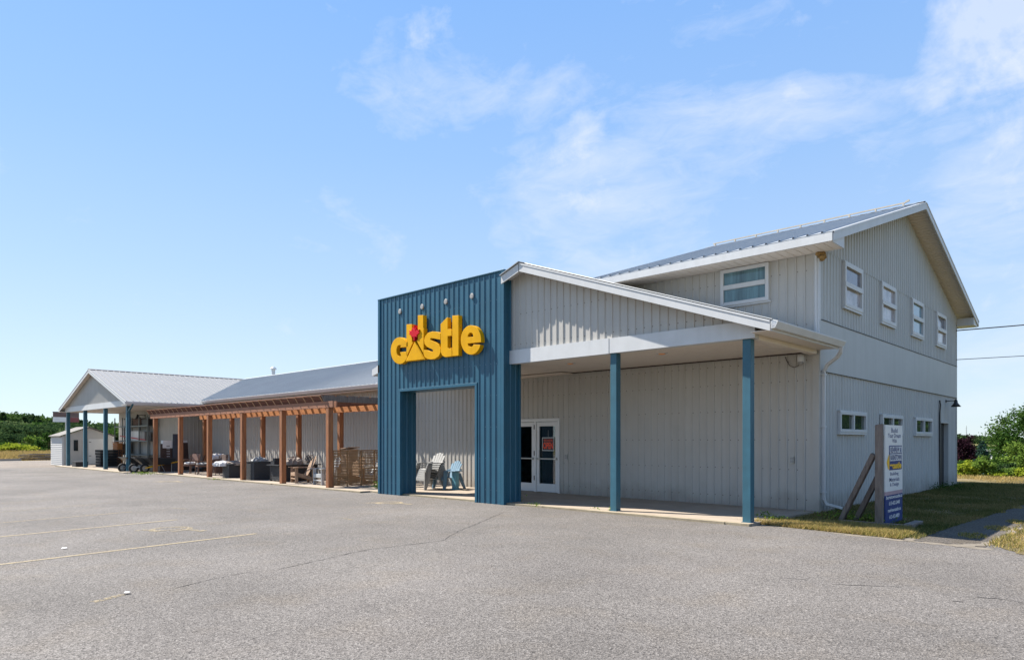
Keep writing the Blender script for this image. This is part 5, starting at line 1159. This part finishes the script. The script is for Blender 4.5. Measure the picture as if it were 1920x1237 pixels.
for i in range(230):
    px = rng0.uniform(1400, 2150); d = rng0.uniform(230, 330); p = place(px, d); zg = terrain_z(p.x, p.y); zt_ = zy(836 + rng0.uniform(-1.5, 3), d); sp.append((p.x, p.y, zg - .5, max(2, zt_ - zg), 4.0))
wood('middle_woodland', sp, LEAFM, 8, .6, 420, 'lower green belt of trees in front of the far ridge at the right')
# left woodland
def left_row(dmin, dmax, n, top_fn, rr, seed, jit, lm, leaf, nl, lab):
    rng = np.random.default_rng(seed); sp = []
    for i in range(n):
        px = -60 + 340 * (i + rng.uniform(0, 1)) / n; d = rng.uniform(dmin, dmax); p = place(px, d); zt_ = zy(top_fn(px) + rng.uniform(-jit, jit), d); zg = terrain_z(p.x, p.y); h = max(3, zt_ - zg); sp.append((p.x, p.y, zg, h, rr * rng.uniform(.7, 1.2)))
    rng.shuffle(sp); ms = (lm, LEAFM if lm is LEAFD else LEAFD, LEAFG if lm is not LEAFG else LEAFM)
    for q, (a_, b_) in enumerate(((0, .5), (.5, .8), (.8, 1))): wood('left_woodland', sp[int(len(sp) * a_):int(len(sp) * b_)], ms[q], seed * 10 + q, leaf, nl, lab + (', main crowns', ', second tone of crowns', ', paler crowns')[q])
topb = lambda px: 780 + 19 * smooth(20, 200, px) - 3 * math.sin(px * .07)
left_row(205, 235, 46, topb, 6.5, 21, 4, LEAFD, .55, 1500, 'dark ridge of woodland behind the shed')
left_row(165, 190, 34, lambda p: topb(p) + 16, 5.2, 22, 4, LEAFG, .42, 1500, 'mid green band of woodland left of the shed')
left_row(140, 155, 26, lambda p: topb(p) + 30, 4.0, 23, 5, LEAFD, .34, 1500, 'darker woodland band above the yellow bushes')
for i, (px, d, pt_, r_, m_, lab) in enumerate(((6, 200, 772, 2.2, LEAFD, 'pine with a flat dark top rising at the far left'), (45, 195, 780, 2.6, LEAFD, 'pine rising above the ridge left of the lumber pile'), (74, 190, 786, 1.9, LEAFD, 'slim pine on the ridge beside the shed roof line'), (152, 190, 788, 2.0, LEAFD, 'slim pine seen between the first two blue posts'), (188, 190, 794, 2.0, LEAFD, 'small pine seen between the middle blue posts'))):
    loc, h = put(px, d, pt_); spruce('ridge_pine', lab, loc, h, r_, m_, 60 + i, 3000, .5, 'pines on the left ridge')
for i, (px, d, pt_, pb, r_, m_, lab) in enumerate(((64, 105, 818, 853, 1.9, LEAFL, 'light green rounded tree behind the lumber pile'), (92, 100, 812, 853, 1.6, LEAFM, 'bright green tree touching the shed'), (24, 92, 833, 851, 2.1, LEAFY, 'wide yellow green bush at the field edge'), (46, 94, 835, 852, 1.5, LEAFY, 'smaller yellow green bush beside the wide one'), (2, 100, 830, 851, 1.6, LEAFM, 'green bush at the left frame edge'), (-10, 120, 815, 850, 3, LEAFD, 'dark green tree at the left frame edge'), (30, 118, 812, 850, 3.2, LEAFD, 'dark spreading tree behind the yellow green bushes'), (218, 60, 843, 868, .7, LEAFM, 'green bush beside the stack of crates'), (80, 98, 842, 853, 1.0, LEAFM, 'low green bush behind the lumber pile'))):
    loc, h = put(px, d, pt_, pb); tree('field_tree', lab, 'tree', loc, h, r_, m_, 80 + i, 3200, .17 * max(.4, d / 100), 26, .1, 'trees and bushes beyond the left field', 0.02)
p = place(77, 112); tag(MB().box(p.x - 1, p.x + 1, p.y - .9, p.y + .5, .0, 1.1).prism([(p.x - 1, p.y - 1.0, 1.1), (p.x - 1, p.y + .6, 1.1), (p.x - 1, p.y - .2, 1.6)], (2, 0, 0)).build('small_outbuilding', GREYC), 'small grey outbuilding among the bushes left of the shed', 'outbuilding')
p = place(1868, 170); t = empty('far_warehouse', (p.x, p.y, -4), 'long pale low building showing through the shrubs at the right', 'building')
zt2 = zy(842, 170) + 4
MB().box(-9, 9, -4, 4, 0, zt2 - .6).build('wall', PANELW, t); MB().box(-9.3, 9.3, -4.3, 4.3, zt2 - .6, zt2).build('roof', ROOFL, t); MB().box(-7, -5, -4.05, -4, 0, 2).box(-2, 0, -4.05, -4, 0, 2).box(3, 5, -4.05, -4, 0, 2).build('door', GREYC, t)
p = place(1888, 55); t = empty('parked_car', (p.x, p.y, zy(878, 55)), 'white parked car partly hidden by shrubs at the right', 'car', rz=R(20)); 
bevel(MB().prism([(-.95, -.8, .3), (.95 + .2, -.8, .3), (1.1, -.8, .75), (.6, -.8, .8), (.3, -.8, 1.2), (-.6, -.8, 1.22), (-.95, -.8, .8)], (0, 1.6, 0)).build('body', PANELW, t), .05)
for x in (-.6, .75): MB().lathe([(.3, -.82), (.3, .82)], c=(x, 0, .3), n=14, axis='Y').build('wheel', RUBBER, t)
# radio mast
p = place(1812, 650); d_ = 650; mb = MB(); z1 = zy(798, d_); mb.tube([(0, 0, -8), (0, 0, z1)], [.55, .2], 4)
for k in range(10): z = -2 + k * 1.7; mb.bar((-.9, 0, z), (.9, 0, z + .6), .12, .12)
t = mb.build('radio_mast', STEEL); t.location = (p.x, p.y, 0); tag(t, 'thin lattice radio mast on the far right ridge', 'mast')

rngr = np.random.default_rng(9); sp = [(x + rngr.uniform(-1, 1), 47 + .25 * x + rngr.uniform(-1.5, 1.5), -1.6, rngr.uniform(6, 8.5), 2.4) for x in np.arange(-1.5, 40, 1.5)]
wood('side_woodland', sp, LEAFM, 31, .30, 900, 'line of leafy trees to the right of the store, mirrored in its side windows')
# grass blades
def blades(name, m, poly, n, h, seed, z=.008, w_=.006, lab='', dens=None):
    rng = np.random.default_rng(seed); P_ = np.array(poly); x0, y0 = P_.min(0); x1, y1 = P_.max(0)
    q = rng.uniform((x0, y0), (x1, y1), (n * 3, 2)); ins = np.zeros(len(q), bool); j = len(P_) - 1
    for i in range(len(P_)):
        xi, yi = P_[i]; xj, yj = P_[j]; c = ((yi > q[:, 1]) != (yj > q[:, 1])) & (q[:, 0] < (xj - xi) * (q[:, 1] - yi) / (yj - yi + 1e-12) + xi); ins ^= c; j = i
    q = q[ins]
    if dens is not None: q = q[rng.uniform(size=len(q)) < dens(q)]
    # gather in tufts
    q = q[:n] + rng.normal(size=(min(n, len(q)), 2)) * .012
    k = len(q); hh = h * rng.uniform(.4, 1.4, k); a = rng.uniform(0, 6.28, k); lean = rng.normal(size=(k, 2)) * .55 * hh[:, None]; wx = np.cos(a) * w_; wy = np.sin(a) * w_
    B = np.stack([q[:, 0], q[:, 1], np.full(k, z)], 1); W = np.stack([wx, wy, np.zeros(k)], 1); T_ = B + np.stack([lean[:, 0], lean[:, 1], hh], 1)
    V = np.stack([B - W, B + W, T_], 1).reshape(-1, 3); o = mesh_np(name, V, 3, m); return tag(o, lab, 'grass', kind='stuff')
verge = [(-6.1, 12.80), (-4.6, 12.58), (-3.15, 12.38), (-3.1, 13.3), (-3.4, 13.9), (-4.6, 13.9), (-5.6, 13.55)]
def hash_d(s, lo=.15):
    def f(q): v = np.sin(q[:, 0] * s + 1.3 * np.sin(q[:, 1] * s * .7)) * np.sin(q[:, 1] * s * 1.3 + np.sin(q[:, 0] * s * .9)); return lo + (1 - lo) * (v * .5 + .5)
    return f
blades('grass_verge', BLADEG, verge, 20000, .075, 1, lab='dry yellow and green grass verge along the asphalt edge', dens=hash_d(4))
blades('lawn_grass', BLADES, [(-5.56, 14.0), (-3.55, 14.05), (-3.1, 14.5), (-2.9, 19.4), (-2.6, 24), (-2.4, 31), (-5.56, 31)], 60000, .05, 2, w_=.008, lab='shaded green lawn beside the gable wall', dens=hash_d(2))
blades('lawn_grass', BLADEG, [(-2.04, 12.42), (-1.5, 12.0), (0, 11.2), (1, 14), (2, 20), (0, 30), (-1.5, 30), (-1.75, 20), (-2.0, 15.7)], 40000, .05, 3, w_=.008, lab='sunlit dry grass right of the side path', dens=hash_d(3))
blades('field_grass', BLADET, [(-4.5, 31), (6, 31), (4, 37), (-8, 37)], 16000, .10, 4, z=-.03, w_=.012, lab='pale dry field grass behind the store')
blades('tall_field_grass', BLADET, [(-68, 2), (-95, 4), (-95, 34), (-67.5, 20)], 42000, .5, 5, z=-.03, w_=.03, lab='tan tall grass beyond the gravel yard')
path = [(-3.1, 12.6), (-2.1, 12.6), (-2.0, 15.7), (-1.75, 22), (-1.65, 27), (-2.6, 27), (-2.7, 21.5), (-2.9, 19.4), (-3.1, 15)]
blades('path_grass', BLADEG, path, 9000, .035, 7, w_=.007, lab='dry grass tufts growing through the worn side path', dens=lambda q: (np.sin(q[:, 0] * 5.1 + q[:, 1] * 1.7) * np.sin(q[:, 1] * 2.3 - q[:, 0] * 2.0) > .45) * .8 + (np.abs(q[:, 0] + 2.5) > .42) * .35)
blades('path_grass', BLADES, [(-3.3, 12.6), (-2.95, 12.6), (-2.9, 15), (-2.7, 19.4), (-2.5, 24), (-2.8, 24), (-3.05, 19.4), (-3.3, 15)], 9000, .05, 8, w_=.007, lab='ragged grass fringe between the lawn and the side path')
# weeds
def weed(px, py, z, h, n, seed, lab, spread=.1, m=WEED):
    p = on_z(px, py, z); rng = np.random.default_rng(seed); t = empty('weed', (p.x, p.y, z), lab, 'weed', 'weeds along the slab edge')
    C = rng.normal(size=(n, 3)) * np.array((spread, spread * .6, h * .3)) + np.array((0, 0, h * .5)); C[:, 2] = np.abs(C[:, 2]); mesh_np('leaves', leaves(rng, C, .028), 4, m, t)
    mb = MB(); random.seed(seed)
    for k in range(6): mb.tube([(0, 0, -.01), (random.uniform(-1, 1) * spread, random.uniform(-.6, .6) * spread, h * random.uniform(.6, 1.1))], [.004, .002], 4)
    mb.build('stem', LEAFL, t)
weed(709, 918, 0, .26, 260, 1, 'leafy weed at the left foot of the blue portal', .13)
weed(968, 940, .03, .22, 90, 2, 'thin weed at the right foot of the blue portal', .09)
weed(1001, 949, 0, .09, 70, 3, 'low weed on the slab edge right of the portal', .14)
weed(1113, 957, 0, .06, 60, 4, 'flat yellow weed left of the nearer middle post', .12)
weed(1146, 960, 0, .12, 40, 5, 'small weed at the foot of the middle blue post', .04)
weed(762, 928, 0, .05, 60, 6, 'low grass tuft at the left leg of the doorway', .16)
weed(568, 911, 0, .05, 70, 7, 'low green weed on the edge under the fifth post', .14)
weed(408, 899, 0, .06, 80, 8, 'green moss patch on the edge by the third post', .25)
weed(270, 889, 0, .12, 260, 9, 'green weeds growing under the wheelbarrows', .5)
weed(1455, 978, 0, .12, 160, 10, 'green tuft in the verge right of the corner post', .12)
weed(1435, 972, .0, .16, 60, 11, 'thin tuft at the foot of the corner post', .12)
weed(1645, 985, .01, .22, 40, 12, 'pale weed standing before the timber edging', .03)
weed(1610, 975, .01, .14, 400, 13, 'clover patch behind the signboard post', .35)
weed(1745, 918, 0, .22, 500, 14, 'row of dark weeds at the foot of the gable wall', .5, LEAFM)
weed(1785, 916, 0, .2, 300, 15, 'weeds at the far corner of the gable wall', .3, LEAFM)
